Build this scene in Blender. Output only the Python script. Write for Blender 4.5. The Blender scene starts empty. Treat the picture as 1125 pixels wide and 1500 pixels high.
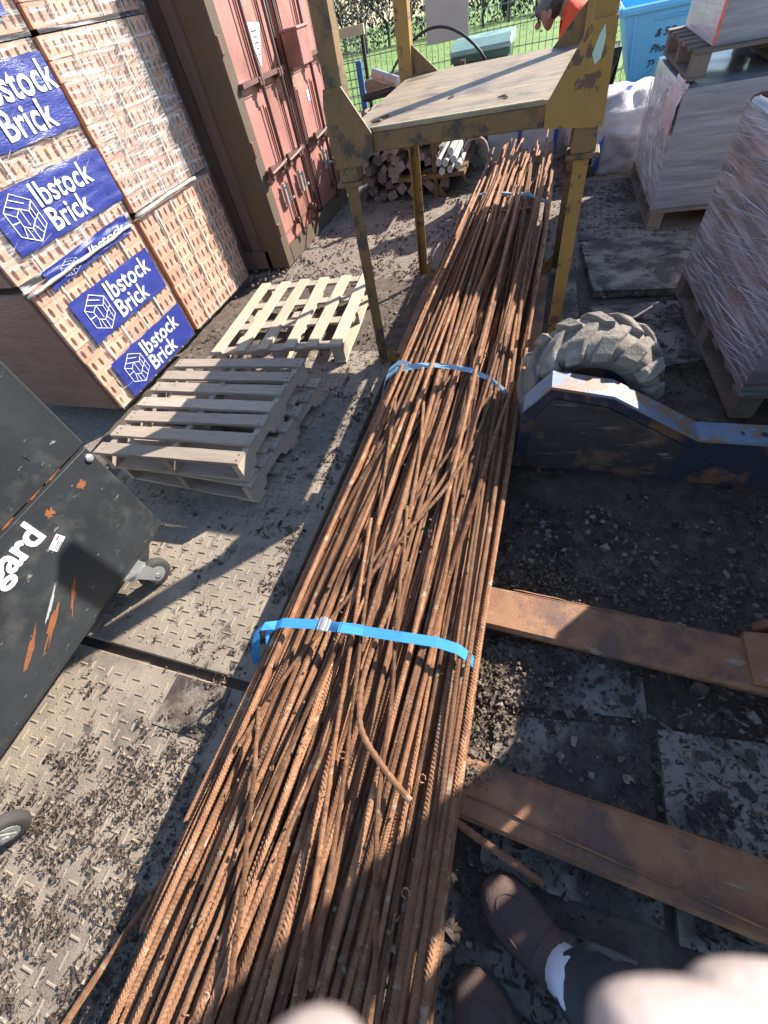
import bpy, bmesh, math, random
from mathutils import Vector, Matrix, Euler, noise
import numpy as np
R_ = math.radians
rnd = random.Random(7)
SC = bpy.context.scene
COL = SC.collection

# ---------------------------------------------------------------- camera, sky, sun, exposure
CAMROT = [[0.948779, 0.120195, -0.292184], [0.269416, -0.790851, 0.549517], [-0.165025, -0.60009, -0.782726]]
cam = bpy.data.cameras.new('camera')
cam.sensor_fit = 'VERTICAL'; cam.sensor_height = 36; cam.sensor_width = 27
cam.lens = 14.4; cam.clip_start = 0.005; cam.clip_end = 2000
cam.dof.use_dof = True; cam.dof.focus_distance = 2.2; cam.dof.aperture_fstop = 5.5
co = bpy.data.objects.new('camera', cam); COL.objects.link(co); SC.camera = co
m3 = Matrix(((CAMROT[0][0], -CAMROT[0][1], -CAMROT[0][2]),
             (CAMROT[1][0], -CAMROT[1][1], -CAMROT[1][2]),
             (CAMROT[2][0], -CAMROT[2][1], -CAMROT[2][2])))
co.matrix_world = Matrix.Translation((0, 0, 1.65)) @ m3.to_4x4()

SUN = Vector((0.548, 0.652, 0.522)).normalized()
world = bpy.data.worlds.new('World'); SC.world = world; world.use_nodes = True
wn = world.node_tree.nodes; wl = world.node_tree.links
bg = wn['Background']; bg.inputs['Strength'].default_value = 0.115
sky = wn.new('ShaderNodeTexSky'); sky.sky_type = 'NISHITA'; sky.sun_disc = False
sky.sun_elevation = math.asin(SUN.z); sky.sun_rotation = math.atan2(SUN.x, SUN.y)
sky.air_density = 1.0; sky.dust_density = 0.3; sky.ozone_density = 2.0
wl.new(sky.outputs[0], bg.inputs['Color'])
sl = bpy.data.lights.new('sun', 'SUN'); sl.energy = 5.0; sl.angle = R_(0.5); sl.color = (1.0, 0.94, 0.85)
so = bpy.data.objects.new('sun', sl); COL.objects.link(so)
so.rotation_euler = (-SUN).to_track_quat('-Z', 'Y').to_euler(); so.location = (6, 7, 9)
vs = SC.view_settings
vs.view_transform = 'Standard'; vs.look = 'None'; vs.gamma = 1.0; vs.use_curve_mapping = False
vs.exposure = 1.33

# ---------------------------------------------------------------- materials
def lin(c):
    if isinstance(c, str):
        c = [int(c[i:i+2], 16)/255 for i in (0, 2, 4)]
        c = [x/12.92 if x <= .04045 else ((x+.055)/1.055)**2.4 for x in c]
    return (c[0], c[1], c[2], 1)

def mk(name, c1, c2, scale=8, rough=.8, bump=.3, bscale=60, metal=0.0, c3=None, s3=3, t3=.6, w3=.06,
       rand=0.0, stretch=None, c4=None, s4=14, t4=.66, coat=0.0, rot=None, contrast=(.3, .7), detail=6, rough3=None, st4=None, rot4=(0, 0, 0)):
    """two noise-mixed colours, optional patches c3 / c4 (stains, chipped paint), bump, per-object variation"""
    m = bpy.data.materials.new(name); m.use_nodes = True
    nt = m.node_tree; N = nt.nodes; L = nt.links
    b = N['Principled BSDF']; b.inputs['Roughness'].default_value = rough; b.inputs['Metallic'].default_value = metal
    if coat: b.inputs['Coat Weight'].default_value = coat; b.inputs['Coat Roughness'].default_value = .2
    tc = N.new('ShaderNodeTexCoord'); oi = N.new('ShaderNodeObjectInfo')
    mul = N.new('ShaderNodeMath'); mul.operation = 'MULTIPLY'; mul.inputs[1].default_value = 37.0
    L.new(oi.outputs['Random'], mul.inputs[0])
    add = N.new('ShaderNodeVectorMath'); add.operation = 'ADD'
    L.new(tc.outputs['Object'], add.inputs[0]); L.new(mul.outputs[0], add.inputs[1])
    vec = add.outputs[0]
    if stretch:
        mp = N.new('ShaderNodeMapping'); mp.inputs['Scale'].default_value = stretch
        if rot: mp.inputs['Rotation'].default_value = rot
        L.new(vec, mp.inputs[0]); svec = mp.outputs[0]
    else: svec = vec
    def nz(sc, v, det=detail, rg=.6):
        n = N.new('ShaderNodeTexNoise'); n.inputs['Scale'].default_value = sc
        n.inputs['Detail'].default_value = det; n.inputs['Roughness'].default_value = rg
        L.new(v, n.inputs['Vector']); return n.outputs['Fac']
    def ramp(f, a, c):
        r = N.new('ShaderNodeMapRange'); r.inputs['From Min'].default_value = a; r.inputs['From Max'].default_value = c
        L.new(f, r.inputs[0]); return r.outputs[0]
    def mix(f, a, c):
        x = N.new('ShaderNodeMix'); x.data_type = 'RGBA'
        L.new(f, x.inputs[0])
        for s, q in ((6, a), (7, c)):
            if isinstance(q, tuple): x.inputs[s].default_value = q
            else: L.new(q, x.inputs[s])
        return x.outputs[2]
    col = mix(ramp(nz(scale, svec), *contrast), lin(c1), lin(c2))
    if c3 is not None:
        f3 = ramp(nz(s3, vec, 8, .65), t3, t3 + w3); col = mix(f3, col, lin(c3))
        if rough3 is not None:
            mr = N.new('ShaderNodeMapRange'); L.new(f3, mr.inputs[0]); mr.inputs[3].default_value = rough; mr.inputs[4].default_value = rough3
            L.new(mr.outputs[0], b.inputs['Roughness'])
    if c4 is not None:
        v4 = vec
        if st4:
            mp4 = N.new('ShaderNodeMapping'); mp4.inputs['Scale'].default_value = st4; mp4.inputs['Rotation'].default_value = rot4
            L.new(vec, mp4.inputs[0]); v4 = mp4.outputs[0]
        col = mix(ramp(nz(s4, v4, 8, .7), t4, t4 + .05), col, lin(c4))
    if rand:
        hv = N.new('ShaderNodeHueSaturation')
        mr = N.new('ShaderNodeMapRange'); mr.inputs[3].default_value = 1 - rand; mr.inputs[4].default_value = 1 + rand
        L.new(oi.outputs['Random'], mr.inputs[0]); L.new(mr.outputs[0], hv.inputs['Value'])
        L.new(col, hv.inputs['Color']); col = hv.outputs[0]
    L.new(col, b.inputs['Base Color'])
    if bump:
        bp = N.new('ShaderNodeBump'); bp.inputs['Strength'].default_value = bump; bp.inputs['Distance'].default_value = .01
        L.new(nz(bscale, svec if stretch else vec, 5, .7), bp.inputs['Height']); L.new(bp.outputs[0], b.inputs['Normal'])
    return m

def mk_attr(name, rough=.85, bump=.2):
    """colour from the mesh's own per-face pigment (dead leaves, chips)"""
    m = bpy.data.materials.new(name); m.use_nodes = True; N = m.node_tree.nodes; L = m.node_tree.links
    a = N.new('ShaderNodeAttribute'); a.attribute_name = 'pigment'
    b = N['Principled BSDF']; b.inputs['Roughness'].default_value = rough
    L.new(a.outputs['Color'], b.inputs['Base Color']); return m

def mk_film(name, clear=.7, streak=(1, 14, 1), rot=(0, 0, 0), tint='e8e6e8', sscale=6, lo=.45, hi=.75):
    """clear stretch film: mostly transparent, whitish where it is pulled into pleats"""
    m = bpy.data.materials.new(name); m.use_nodes = True; N = m.node_tree.nodes; L = m.node_tree.links
    out = N['Material Output']; b = N['Principled BSDF']
    b.inputs['Base Color'].default_value = lin(tint); b.inputs['Roughness'].default_value = .25
    tr = N.new('ShaderNodeBsdfTransparent'); mx = N.new('ShaderNodeMixShader')
    tc = N.new('ShaderNodeTexCoord'); mp = N.new('ShaderNodeMapping')
    mp.inputs['Scale'].default_value = streak; mp.inputs['Rotation'].default_value = rot
    L.new(tc.outputs['Object'], mp.inputs[0])
    n = N.new('ShaderNodeTexNoise'); n.inputs['Scale'].default_value = sscale; n.inputs['Detail'].default_value = 7; n.inputs['Roughness'].default_value = .65
    L.new(mp.outputs[0], n.inputs['Vector'])
    r = N.new('ShaderNodeMapRange'); r.inputs[1].default_value = lo; r.inputs[2].default_value = hi
    r.inputs[3].default_value = 1 - clear; r.inputs[4].default_value = .8
    L.new(n.outputs['Fac'], r.inputs[0]); L.new(r.outputs[0], mx.inputs[0])
    L.new(tr.outputs[0], mx.inputs[1]); L.new(b.outputs[0], mx.inputs[2]); L.new(mx.outputs[0], out.inputs['Surface'])
    bp = N.new('ShaderNodeBump'); bp.inputs['Strength'].default_value = .8; bp.inputs['Distance'].default_value = .01
    L.new(n.outputs['Fac'], bp.inputs['Height']); L.new(bp.outputs[0], b.inputs['Normal'])
    return m

M = {}
M['rust'] = mk('rust_bar', (.27, .118, .056), (.42, .22, .115), 22, .9, .8, 300, c3=(.16, .074, .043), s3=7, t3=.53, w3=.14, c4=(.48, .34, .22), s4=9, t4=.58, rand=.45)
M['rust_steel'] = mk('rusty_steel', (.235, .098, .044), (.34, .165, .075), 11, .6, .35, 160, c3=(.14, .068, .042), s3=5, t3=.47, w3=.12, c4=(.33, .25, .18), s4=7, t4=.62, st4=(1, 5, 1))
M['yellow'] = mk('worn_yellow_paint', (.34, .18, .032), (.25, .14, .035), 6, .55, .3, 60, c3=(.10, .058, .034), s3=15, t3=.565, w3=.04, c4=(.40, .36, .30), s4=5, t4=.69)
M['brown_paint'] = mk('dirty_brown_paint', (.13, .073, .03), (.20, .115, .036), 7, .6, .3, 60, c3=(.055, .036, .027), s3=13, t3=.51, w3=.10, c4=(.20, .13, .09), s4=12, t4=.62)
M['table'] = mk('worn_deck_sheet', (.20, .145, .092), (.33, .25, .16), 5, .6, .35, 40, c3=(.11, .085, .066), s3=4, t3=.50, w3=.15, stretch=(1, 5, 1), c4=(.36, .26, .10), s4=4, t4=.56, st4=(1, 3, 1))
M['mat'] = mk('trackway_plastic', (.235, .186, .14), (.335, .27, .20), 6, .8, .5, 160, c3=(.155, .125, .098), s3=2.8, t3=.50, w3=.16, c4=(.10, .08, .062), s4=9, t4=.57)
M['mat_grey'] = mk('muddy_grey_panel', (.215, .175, .14), (.31, .26, .21), 5, .8, .5, 120, c3=(.07, .052, .041), s3=3.2, t3=.44, w3=.12, c4=(.045, .034, .028), s4=10, t4=.55)
M['soil'] = mk('dark_soil', (.075, .055, .042), (.15, .115, .085), 14, .95, .8, 70, c3=(.04, .03, .025), s3=5, t3=.55, w3=.15)
M['gravel'] = mk('gravel_ground', (.30, .24, .185), (.17, .13, .10), 30, .95, .9, 90, c3=(.38, .31, .24), s3=18, t3=.6, w3=.08)
M['leaf'] = mk_attr('dead_leaf')
M['wood'] = mk('grey_pallet_wood', (.43, .35, .27), (.29, .23, .175), 5, .85, .35, 60, stretch=(1.5, 22, 22), c3=(.17, .13, .10), s3=5, t3=.62, w3=.1, rand=.2)
M['wood_y'] = mk('grey_pallet_wood_long', (.52, .46, .33), (.40, .34, .24), 5, .85, .35, 60, stretch=(22, 1.5, 22), c3=(.28, .22, .16), s3=6, t3=.66, w3=.1, rand=.12)
M['wood_dark'] = mk('dark_pallet_wood', (.24, .19, .15), (.16, .125, .10), 6, .9, .35, 60, stretch=(3, 12, 12), rand=.2)  # darker brown wood for the pallets under the wrapped loads
M['timber'] = mk('timber_offcut', (.25, .18, .145), (.15, .11, .09), 12, .9, .5, 60, rand=.45)
M['brick'] = mk('perforated_brick', (.47, .235, .145), (.58, .35, .24), 10, .9, .35, 150, c3=(.44, .21, .12), s3=8, t3=.58, w3=.1, rand=.2)
M['brick_core'] = mk('brick_core', (.26, .16, .12), (.21, .13, .10), 10, .9, .2, 60)
M['wrap_brown'] = mk('brown_shrink_film', (.16, .085, .062), (.22, .125, .095), 4, .35, .35, 14, stretch=(1, 1, 5), c3=(.27, .18, .15), s3=6, t3=.64, w3=.1)
M['fold'] = mk('white_film_pleat', (.66, .62, .55), (.52, .49, .43), 12, .3, .2, 60)
M['film'] = mk_film('clear_film', .93, (1, 1.0, 9), (R_(20), 0, 0), sscale=5, lo=.50, hi=.74)
M['film_b'] = mk_film('clear_film_fan', .92, (1, .8, 14), (R_(-28), 0, 0), sscale=4, lo=.50, hi=.78)
M['film_c'] = mk_film('thin_clear_film', .96, (1, 8, 1.2), (R_(12), 0, 0), sscale=6, lo=.54, hi=.85)
M['pleat_g'] = mk('gathered_film', (.42, .42, .36), (.28, .28, .24), 22, .35, .8, 24, c3=(.55, .54, .48), s3=14, t3=.52, w3=.1)
M['strap_g'] = mk('pale_green_band', (.45, .58, .47), (.36, .50, .40), 12, .5, .1, 60)
M['sign_blue'] = mk('blue_printed_film', (.022, .034, .20), (.03, .045, .24), 5, .32, .35, 16, stretch=(1, 2, 9), c3=(.07, .09, .30), s3=8, t3=.68, w3=.05)
M['white'] = mk('white_print', (.78, .78, .78), (.70, .70, .72), 10, .4, .05, 60)
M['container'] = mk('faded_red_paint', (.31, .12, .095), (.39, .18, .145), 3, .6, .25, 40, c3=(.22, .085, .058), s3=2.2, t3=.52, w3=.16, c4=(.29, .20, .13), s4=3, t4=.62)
M['container_side'] = mk('shaded_container_paint', (.17, .10, .08), (.125, .075, .06), 4, .75, .2, 30, stretch=(4, 4, .8))  # shade on the long side is put into this darker brown
M['container_post'] = mk('olive_shaded_post', (.115, .075, .045), (.085, .062, .038), 5, .8, .3, 30, stretch=(9, 9, .8), c3=(.11, .10, .03), s3=2.0, t3=.57, w3=.2)  # the post's shade is put into the dark brown, with olive patches
M['rubber'] = mk('black_rubber_seal', (.02, .02, .02), (.03, .03, .03), 10, .6, .1, 60)
M['rod'] = mk('rusty_lock_rod', (.15, .06, .045), (.10, .045, .035), 8, .6, .2, 60)
M['box'] = mk('scuffed_dark_steel', (.02, .023, .026), (.034, .038, .041), 4, .35, .1, 60, c3=(.075, .072, .064), s3=7, t3=.52, w3=.30, c4=(.30, .29, .26), s4=14, t4=.645, rough3=.7, st4=(1, 1.2, 3.2), rot4=(R_(-40), 0, 0))
M['rust_spot'] = mk('rust_spot', (.30, .095, .028), (.17, .065, .028), 30, .9, .4, 120)
M['scuff'] = mk('pale_scuff', (.40, .39, .37), (.30, .29, .28), 30, .8, .2, 120)
M['galv'] = mk('galvanised_steel', (.50, .50, .47), (.40, .40, .38), 10, .42, .15, 60, metal=.5, c3=(.25, .22, .18), s3=8, t3=.6, w3=.1)
M['tyre'] = mk('dusty_tyre', (.15, .128, .105), (.26, .225, .185), 9, .92, .9, 45, c3=(.36, .31, .255), s3=6, t3=.52, w3=.12)
M['tyre_dark'] = mk('tyre_wall', (.035, .032, .03), (.06, .053, .047), 8, .85, .3, 60)
M['blue_paint'] = mk('chipped_blue_paint', (.13, .17, .24), (.20, .245, .32), 5, .55, .15, 60, c3=(.23, .14, .085), s3=6, t3=.50, w3=.02, c4=(.30, .25, .19), s4=5, t4=.60)
M['arm_dark'] = mk('grimy_black_panel', (.022, .02, .022), (.04, .036, .036), 5, .5, .4, 40, c3=(.13, .075, .05), s3=5, t3=.56, w3=.1, stretch=(1, 1, 5), c4=(.20, .18, .16), s4=7, t4=.60, st4=(1, 1, 9))
M['arm_blue'] = mk('grimy_blue_black_paint', (.016, .018, .034), (.026, .029, .05), 5, .5, .25, 40, c3=(.13, .066, .042), s3=4, t3=.52, w3=.06, c4=(.18, .15, .12), s4=8, t4=.62, st4=(1, 1, 5))
M['load_a'] = mk('block_under_film_a', (.23, .175, .175), (.60, .55, .60), 3, .2, .9, 5, stretch=(1.5, .8, 16), rot=(R_(14), 0, 0), c3=(.26, .135, .115), s3=1.6, t3=.52, w3=.2, coat=.6, contrast=(.42, .66))
M['load_a_front'] = mk('block_under_film_front', (.20, .155, .15), (.36, .31, .31), 4, .28, .7, 7, stretch=(1, 1.5, 13), c3=(.22, .12, .10), s3=2, t3=.56, w3=.2, coat=.5)
M['load_b'] = mk('block_under_film_b', (.44, .43, .46), (.88, .86, .91), 3, .22, .9, 6, stretch=(1.5, 1, 11), rot=(R_(-40), 0, 0), coat=.5, contrast=(.36, .7))  # pale film tone, with its sky reflection put into the colour
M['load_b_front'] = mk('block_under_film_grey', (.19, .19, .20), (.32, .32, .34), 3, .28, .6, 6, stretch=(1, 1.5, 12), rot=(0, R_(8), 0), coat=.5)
M['load_c'] = mk('block_under_film_lilac', (.52, .50, .60), (.80, .78, .86), 3, .3, .6, 6, stretch=(2, 1, 9), coat=.4)
M['red_tape'] = mk('red_edge_film', (.70, .10, .07), (.80, .22, .17), 9, .4, .3, 40)
M['pink_film'] = mk('crumpled_pink_film', (.70, .50, .52), (.82, .75, .78), 9, .3, .9, 18, c3=(.72, .14, .10), s3=6, t3=.54, w3=.08)
M['block'] = mk('red_block', (.36, .16, .12), (.28, .12, .09), 9, .9, .4, 80)
M['strap_b'] = mk('blue_webbing', (.045, .27, .62), (.06, .34, .70), 12, .7, .25, 300, c3=(.16, .36, .58), s3=10, t3=.62, w3=.1)
M['strap_f'] = mk('faded_blue_webbing', (.22, .38, .50), (.32, .46, .56), 12, .8, .3, 200)
M['skip'] = mk('sky_blue_skip_paint', (.12, .47, .76), (.15, .53, .82), 4, .5, .1, 40, c3=(.17, .36, .55), s3=3, t3=.62, w3=.12)
M['skip_low'] = mk('dirty_skip_base', (.28, .32, .35), (.22, .25, .27), 4, .7, .2, 40)
M['black'] = mk('black_print', (.02, .02, .025), (.03, .03, .03), 10, .5, .05, 60)
M['bag'] = mk('woven_bulk_bag', (.64, .62, .60), (.50, .48, .48), 6, .6, 1.0, 8, c3=(.44, .40, .36), s3=3, t3=.58, w3=.15)
M['bag_pink'] = mk('pinkish_bulk_bag', (.56, .50, .50), (.45, .40, .41), 5, .6, 1.0, 8, c3=(.36, .32, .31), s3=4, t3=.56, w3=.12)
M['bag_strap'] = mk('blue_bag_loop', (.04, .09, .36), (.05, .12, .44), 10, .7, .2, 100)
M['hivis'] = mk('orange_hivis_fabric', (.78, .09, .025), (.70, .075, .02), 6, .75, .3, 16)
M['skin'] = mk('skin', (.40, .22, .16), (.34, .18, .13), 14, .5, .08, 220)
M['skin_pale'] = mk('skin_pale', (.40, .325, .305), (.35, .275, .25), 30, .5, .3, 90)
M['hair'] = mk('dark_hair', (.035, .027, .022), (.05, .04, .033), 30, .6, .5, 90)
M['navy'] = mk('dark_trousers', (.03, .034, .042), (.045, .05, .06), 12, .85, .4, 120)
M['grey_trousers'] = mk('grey_green_trousers', (.16, .165, .155), (.12, .125, .12), 12, .85, .4, 120)
M['suede'] = mk('brown_suede', (.085, .052, .042), (.12, .076, .06), 12, .95, .4, 160, c3=(.16, .12, .10), s3=9, t3=.63, w3=.1)
M['sole'] = mk('dark_sole', (.045, .038, .034), (.08, .068, .06), 12, .9, .3, 120)
M['sock'] = mk('white_sock', (.72, .74, .80), (.66, .68, .74), 20, .9, .4, 200)
M['field'] = mk('field_grass', (.12, .21, .028), (.17, .27, .045), 1.4, .9, .5, 9, c3=(.17, .21, .055), s3=.5, t3=.55, w3=.15)
M['grass'] = mk('grass_blade', (.14, .24, .03), (.19, .30, .055), 2, .8, 0, 1)
M['twig'] = mk('bare_twig', (.05, .042, .033), (.08, .066, .052), 3, .9, 0, 1)
M['ever'] = mk('ivy_leaf', (.035, .042, .022), (.05, .056, .03), 3, .8, 0, 1)
M['wire'] = mk('fence_wire', (.32, .33, .34), (.25, .25, .26), 5, .5, 0, 1, metal=.4)
M['board'] = mk('beige_board', (.55, .46, .40), (.48, .40, .35), 3, .7, .1, 30)
M['bin'] = mk('green_bin_plastic', (.035, .085, .06), (.05, .11, .08), 4, .5, .1, 30)
M['bin_lid'] = mk('pale_green_lid', (.22, .36, .30), (.30, .45, .38), 4, .35, .1, 30)
M['hose'] = mk('black_hose', (.02, .02, .02), (.03, .03, .03), 10, .5, .1, 60)
M['cream'] = mk('cream_timber', (.62, .55, .36), (.52, .46, .30), 5, .8, .2, 40)
M['pipe_white'] = mk('white_pipe', (.50, .49, .46), (.36, .35, .33), 5, .45, .1, 40)
M['green_steel'] = mk('green_steel', (.05, .12, .11), (.07, .15, .13), 5, .5, .1, 40)
M['blue_steel'] = mk('blue_steel', (.03, .12, .32), (.04, .15, .38), 5, .5, .1, 40)
M['clod'] = mk('mud_clod', (.12, .09, .064), (.22, .17, .12), 20, .95, .6, 120)

# ---------------------------------------------------------------- mesh helpers
class MB:
    def __init__(s): s.v = []; s.f = []; s.mi = []
    def add(s, vs, fs, mi=0):
        o = len(s.v); s.v += [tuple(p) for p in vs]; s.f += [tuple(o + i for i in f) for f in fs]; s.mi += [mi]*len(fs); return s
    def box(s, c, d, rot=None, mi=0, taper=1.0):
        x, y, z = d[0]/2, d[1]/2, d[2]/2
        P = [Vector((sx*x*(taper if sz > 0 else 1), sy*y*(taper if sz > 0 else 1), sz*z)) for sz in (-1, 1) for sy in (-1, 1) for sx in (-1, 1)]
        if rot is not None:
            q = rot if isinstance(rot, Matrix) else Euler(rot).to_matrix()
            P = [q @ p for p in P]
        P = [p + Vector(c) for p in P]
        return s.add(P, [(0, 2, 3, 1), (4, 5, 7, 6), (0, 1, 5, 4), (2, 6, 7, 3), (0, 4, 6, 2), (1, 3, 7, 5)], mi)
    def prism(s, poly, fn, a, b, mi=0):
        """extrude a 2D polygon between depths a and b; fn(u, v, depth) -> xyz"""
        n = len(poly)
        P = [fn(u, v, a) for u, v in poly] + [fn(u, v, b) for u, v in poly]
        F = [tuple(range(n))[::-1], tuple(range(n, 2*n))] + [(i, (i+1) % n, n+(i+1) % n, n+i) for i in range(n)]
        return s.add(P, F, mi)
    def tube(s, path, r, n=8, mi=0, caps=True):
        path = [Vector(p) for p in path]; rs = r if isinstance(r, (list, tuple)) else [r]*len(path)
        V = []; up = None
        for i, p in enumerate(path):
            t = (path[min(i+1, len(path)-1)] - path[max(i-1, 0)]).normalized()
            if up is None:
                up = Vector((0, 0, 1)) if abs(t.z) < .9 else Vector((1, 0, 0))
            a = t.cross(up); 
            if a.length < 1e-5: a = t.cross(Vector((0, 1, 0)))
            a.normalize(); b = a.cross(t).normalized(); up = b
            V += [p + (a*math.cos(k*2*math.pi/n) + b*math.sin(k*2*math.pi/n))*rs[i] for k in range(n)]
        F = [(i*n+k, i*n+(k+1) % n, (i+1)*n+(k+1) % n, (i+1)*n+k) for i in range(len(path)-1) for k in range(n)]
        if caps: F += [tuple(range(n))[::-1], tuple(range((len(path)-1)*n, len(path)*n))]
        return s.add(V, F, mi)
    def ribbon(s, path, wv, th=.002, mi=0):
        """flat webbing along path; wv half-width vector(s)"""
        path = [Vector(p) for p in path]; n = len(path)
        ws = wv if isinstance(wv, list) else [Vector(wv)]*n
        V = []
        for i, p in enumerate(path):
            t = (path[min(i+1, n-1)] - path[max(i-1, 0)]).normalized(); w = Vector(ws[i]); nn = t.cross(w).normalized()*th/2
            V += [p+w+nn, p-w+nn, p-w-nn, p+w-nn]
        F = []
        for i in range(n-1):
            for k in range(4): F.append((i*4+k, i*4+(k+1) % 4, i*4+4+(k+1) % 4, i*4+4+k))
        F += [(0, 3, 2, 1), ((n-1)*4, (n-1)*4+1, (n-1)*4+2, (n-1)*4+3)]
        return s.add(V, F, mi)
    def mesh(s, name, mats, smooth=False):
        me = bpy.data.meshes.new(name); me.from_pydata(s.v, [], s.f)
        for m in (mats if isinstance(mats, (list, tuple)) else [mats]): me.materials.append(m)
        if any(s.mi): me.polygons.foreach_set('material_index', s.mi)
        if smooth: me.polygons.foreach_set('use_smooth', [True]*len(s.f))
        me.update(); return me
    def build(s, name, mats, parent=None, smooth=False, bevel=0, fix=False):
        me = s.mesh(name, mats, smooth)
        if fix or bevel:
            bm = bmesh.new(); bm.from_mesh(me); bmesh.ops.recalc_face_normals(bm, faces=bm.faces)
            if bevel:
                bmesh.ops.bevel(bm, geom=list(bm.edges), offset=bevel, segments=1, affect='EDGES', clamp_overlap=True)
            bm.to_mesh(me); bm.free()
        return link(name, me, parent)

def link(name, me, parent=None, loc=None, rot=None):
    o = bpy.data.objects.new(name, me); COL.objects.link(o)
    if parent is not None: o.parent = parent
    if loc is not None: o.location = loc
    if rot is not None: o.rotation_euler = rot
    return o
def tag(o, label=None, cat=None, group=None, kind=None):
    if label: o['label'] = label
    if cat: o['category'] = cat
    if group: o['group'] = group
    if kind: o['kind'] = kind
    return o
def thing(name, label, cat, loc=(0, 0, 0), rot=(0, 0, 0), group=None):
    o = bpy.data.objects.new(name, None); COL.objects.link(o); o.location = loc; o.rotation_euler = rot
    o.empty_display_size = .1
    return tag(o, label, cat, group)
def stuff(o): o['kind'] = 'stuff'; return o

def text_mesh(body, size, ext=.0008, bold=.02, align='LEFT', shear=0, spacing=1.0, line=1.0):
    c = bpy.data.curves.new('lettering', 'FONT'); c.body = body; c.size = size; c.extrude = ext; c.offset = bold*size
    c.align_x = align; c.shear = shear; c.space_character = spacing; c.space_line = line; c.resolution_u = 3
    o = bpy.data.objects.new('lettering', c); COL.objects.link(o)
    dg = bpy.context.evaluated_depsgraph_get(); me = bpy.data.meshes.new_from_object(o.evaluated_get(dg))
    bpy.data.objects.remove(o); return me
# text laid on a face looking towards +X: reading direction +Y, up +Z
ROT_PX = Matrix(((0, 0, 1), (1, 0, 0), (0, 1, 0))).to_euler()
# text on a face looking towards -Y: reading direction +X, up +Z
ROT_NY = Matrix(((1, 0, 0), (0, 0, -1), (0, 1, 0))).to_euler()

def skin(name, joints, edges, mat, parent=None, sub=2, root=0):
    """one continuous limb surface grown along a joint skeleton: joints = [(xyz, radius | (rx, ry))]"""
    me = bpy.data.meshes.new(name); me.from_pydata([j[0] for j in joints], edges, [])
    o = bpy.data.objects.new(name, me); COL.objects.link(o)
    o.modifiers.new('skin', 'SKIN'); sv = me.skin_vertices[0].data
    for i, j in enumerate(joints):
        r = j[1]; sv[i].radius = (r, r) if not isinstance(r, tuple) else r; sv[i].use_root = (i == root)
    s = o.modifiers.new('sub', 'SUBSURF'); s.levels = s.render_levels = sub
    dg = bpy.context.evaluated_depsgraph_get(); m2 = bpy.data.meshes.new_from_object(o.evaluated_get(dg))
    bpy.data.objects.remove(o); m2.materials.clear(); m2.materials.append(mat)
    m2.polygons.foreach_set('use_smooth', [True]*len(m2.polygons)); m2.name = name
    return link(name, m2, parent)

def grid_mesh(name, x0, x1, y0, y1, nx, ny, zf, mat, smooth=True):
    V = [(x0+(x1-x0)*i/nx, y0+(y1-y0)*j/ny) for j in range(ny+1) for i in range(nx+1)]
    V = [(x, y, zf(x, y)) for x, y in V]
    F = [(j*(nx+1)+i, j*(nx+1)+i+1, (j+1)*(nx+1)+i+1, (j+1)*(nx+1)+i) for j in range(ny) for i in range(nx)]
    me = bpy.data.meshes.new(name); me.from_pydata(V, [], F); me.materials.append(mat)
    if smooth: me.polygons.foreach_set('use_smooth', [True]*len(F))
    return me
def nz(x, y, z=0, s=1.0): return noise.noise((x*s, y*s, z*s))

# ================================================================ SETTING
def zsoil(x, y):
    return -.035 + .014*nz(x, y, 0, 2.1) + .012*nz(x, y, 3, 9) + .008*nz(x, y, 5, 24)
tag(link('ground', grid_mesh('ground', -2.9, 3.6, -2.2, 4.4, 170, 170, zsoil, M['soil'])), kind='structure')
def zgrav(x, y):
    e = min(1, max(0, (y-3.6)/.8)); return -.055 + .06*e + (.012*nz(x, y, 0, 7) + .01*nz(x, y, 2, 21))*e
tag(link('gravel_yard', grid_mesh('gravel_yard', -5, 4, 3.4, 9.2, 150, 130, zgrav, M['gravel'])), kind='structure')
yd = MB(); yd.add([(-60, -60, -.09), (60, -60, -.09), (60, 9.5, -.09), (-60, 9.5, -.09)], [(0, 1, 2, 3)])
tag(yd.build('yard', M['gravel']), kind='structure')
def zfield(x, y):
    d = max(0, y-9); return -.05 - .042*d + .05*nz(x, y, 0, .6)*min(1, d/4) + .25*nz(x, y, 7, .05)*min(1, d/25)
tag(link('field', grid_mesh('field', -160, 160, 9, 320, 160, 160, zfield, M['field'])), kind='structure')
gv, gf = [], []
gr = random.Random(3)
for i in range(34000):
    y = 9.2 + 26*gr.random()**1.8; x = (-.48+.62*gr.random())*y
    z = zfield(x, y); h = (.012+.016*gr.random())*(1+y*.012); a = gr.random()*6.28; w = .003+y*.0003
    dx, dy = math.cos(a)*w, math.sin(a)*w; o = len(gv)
    gv += [(x-dx, y-dy, z-.01), (x+dx, y+dy, z-.01), (x+gr.uniform(-.04, .04), y+gr.uniform(-.04, .04), z+h)]
    gf.append((o, o+1, o+2))
me = bpy.data.meshes.new('grass'); me.from_pydata(gv, [], gf); me.materials.append(M['grass'])
tag(link('grass', me), 'short green grass of the field beyond the mesh fence', 'grass', kind='stuff')

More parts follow.
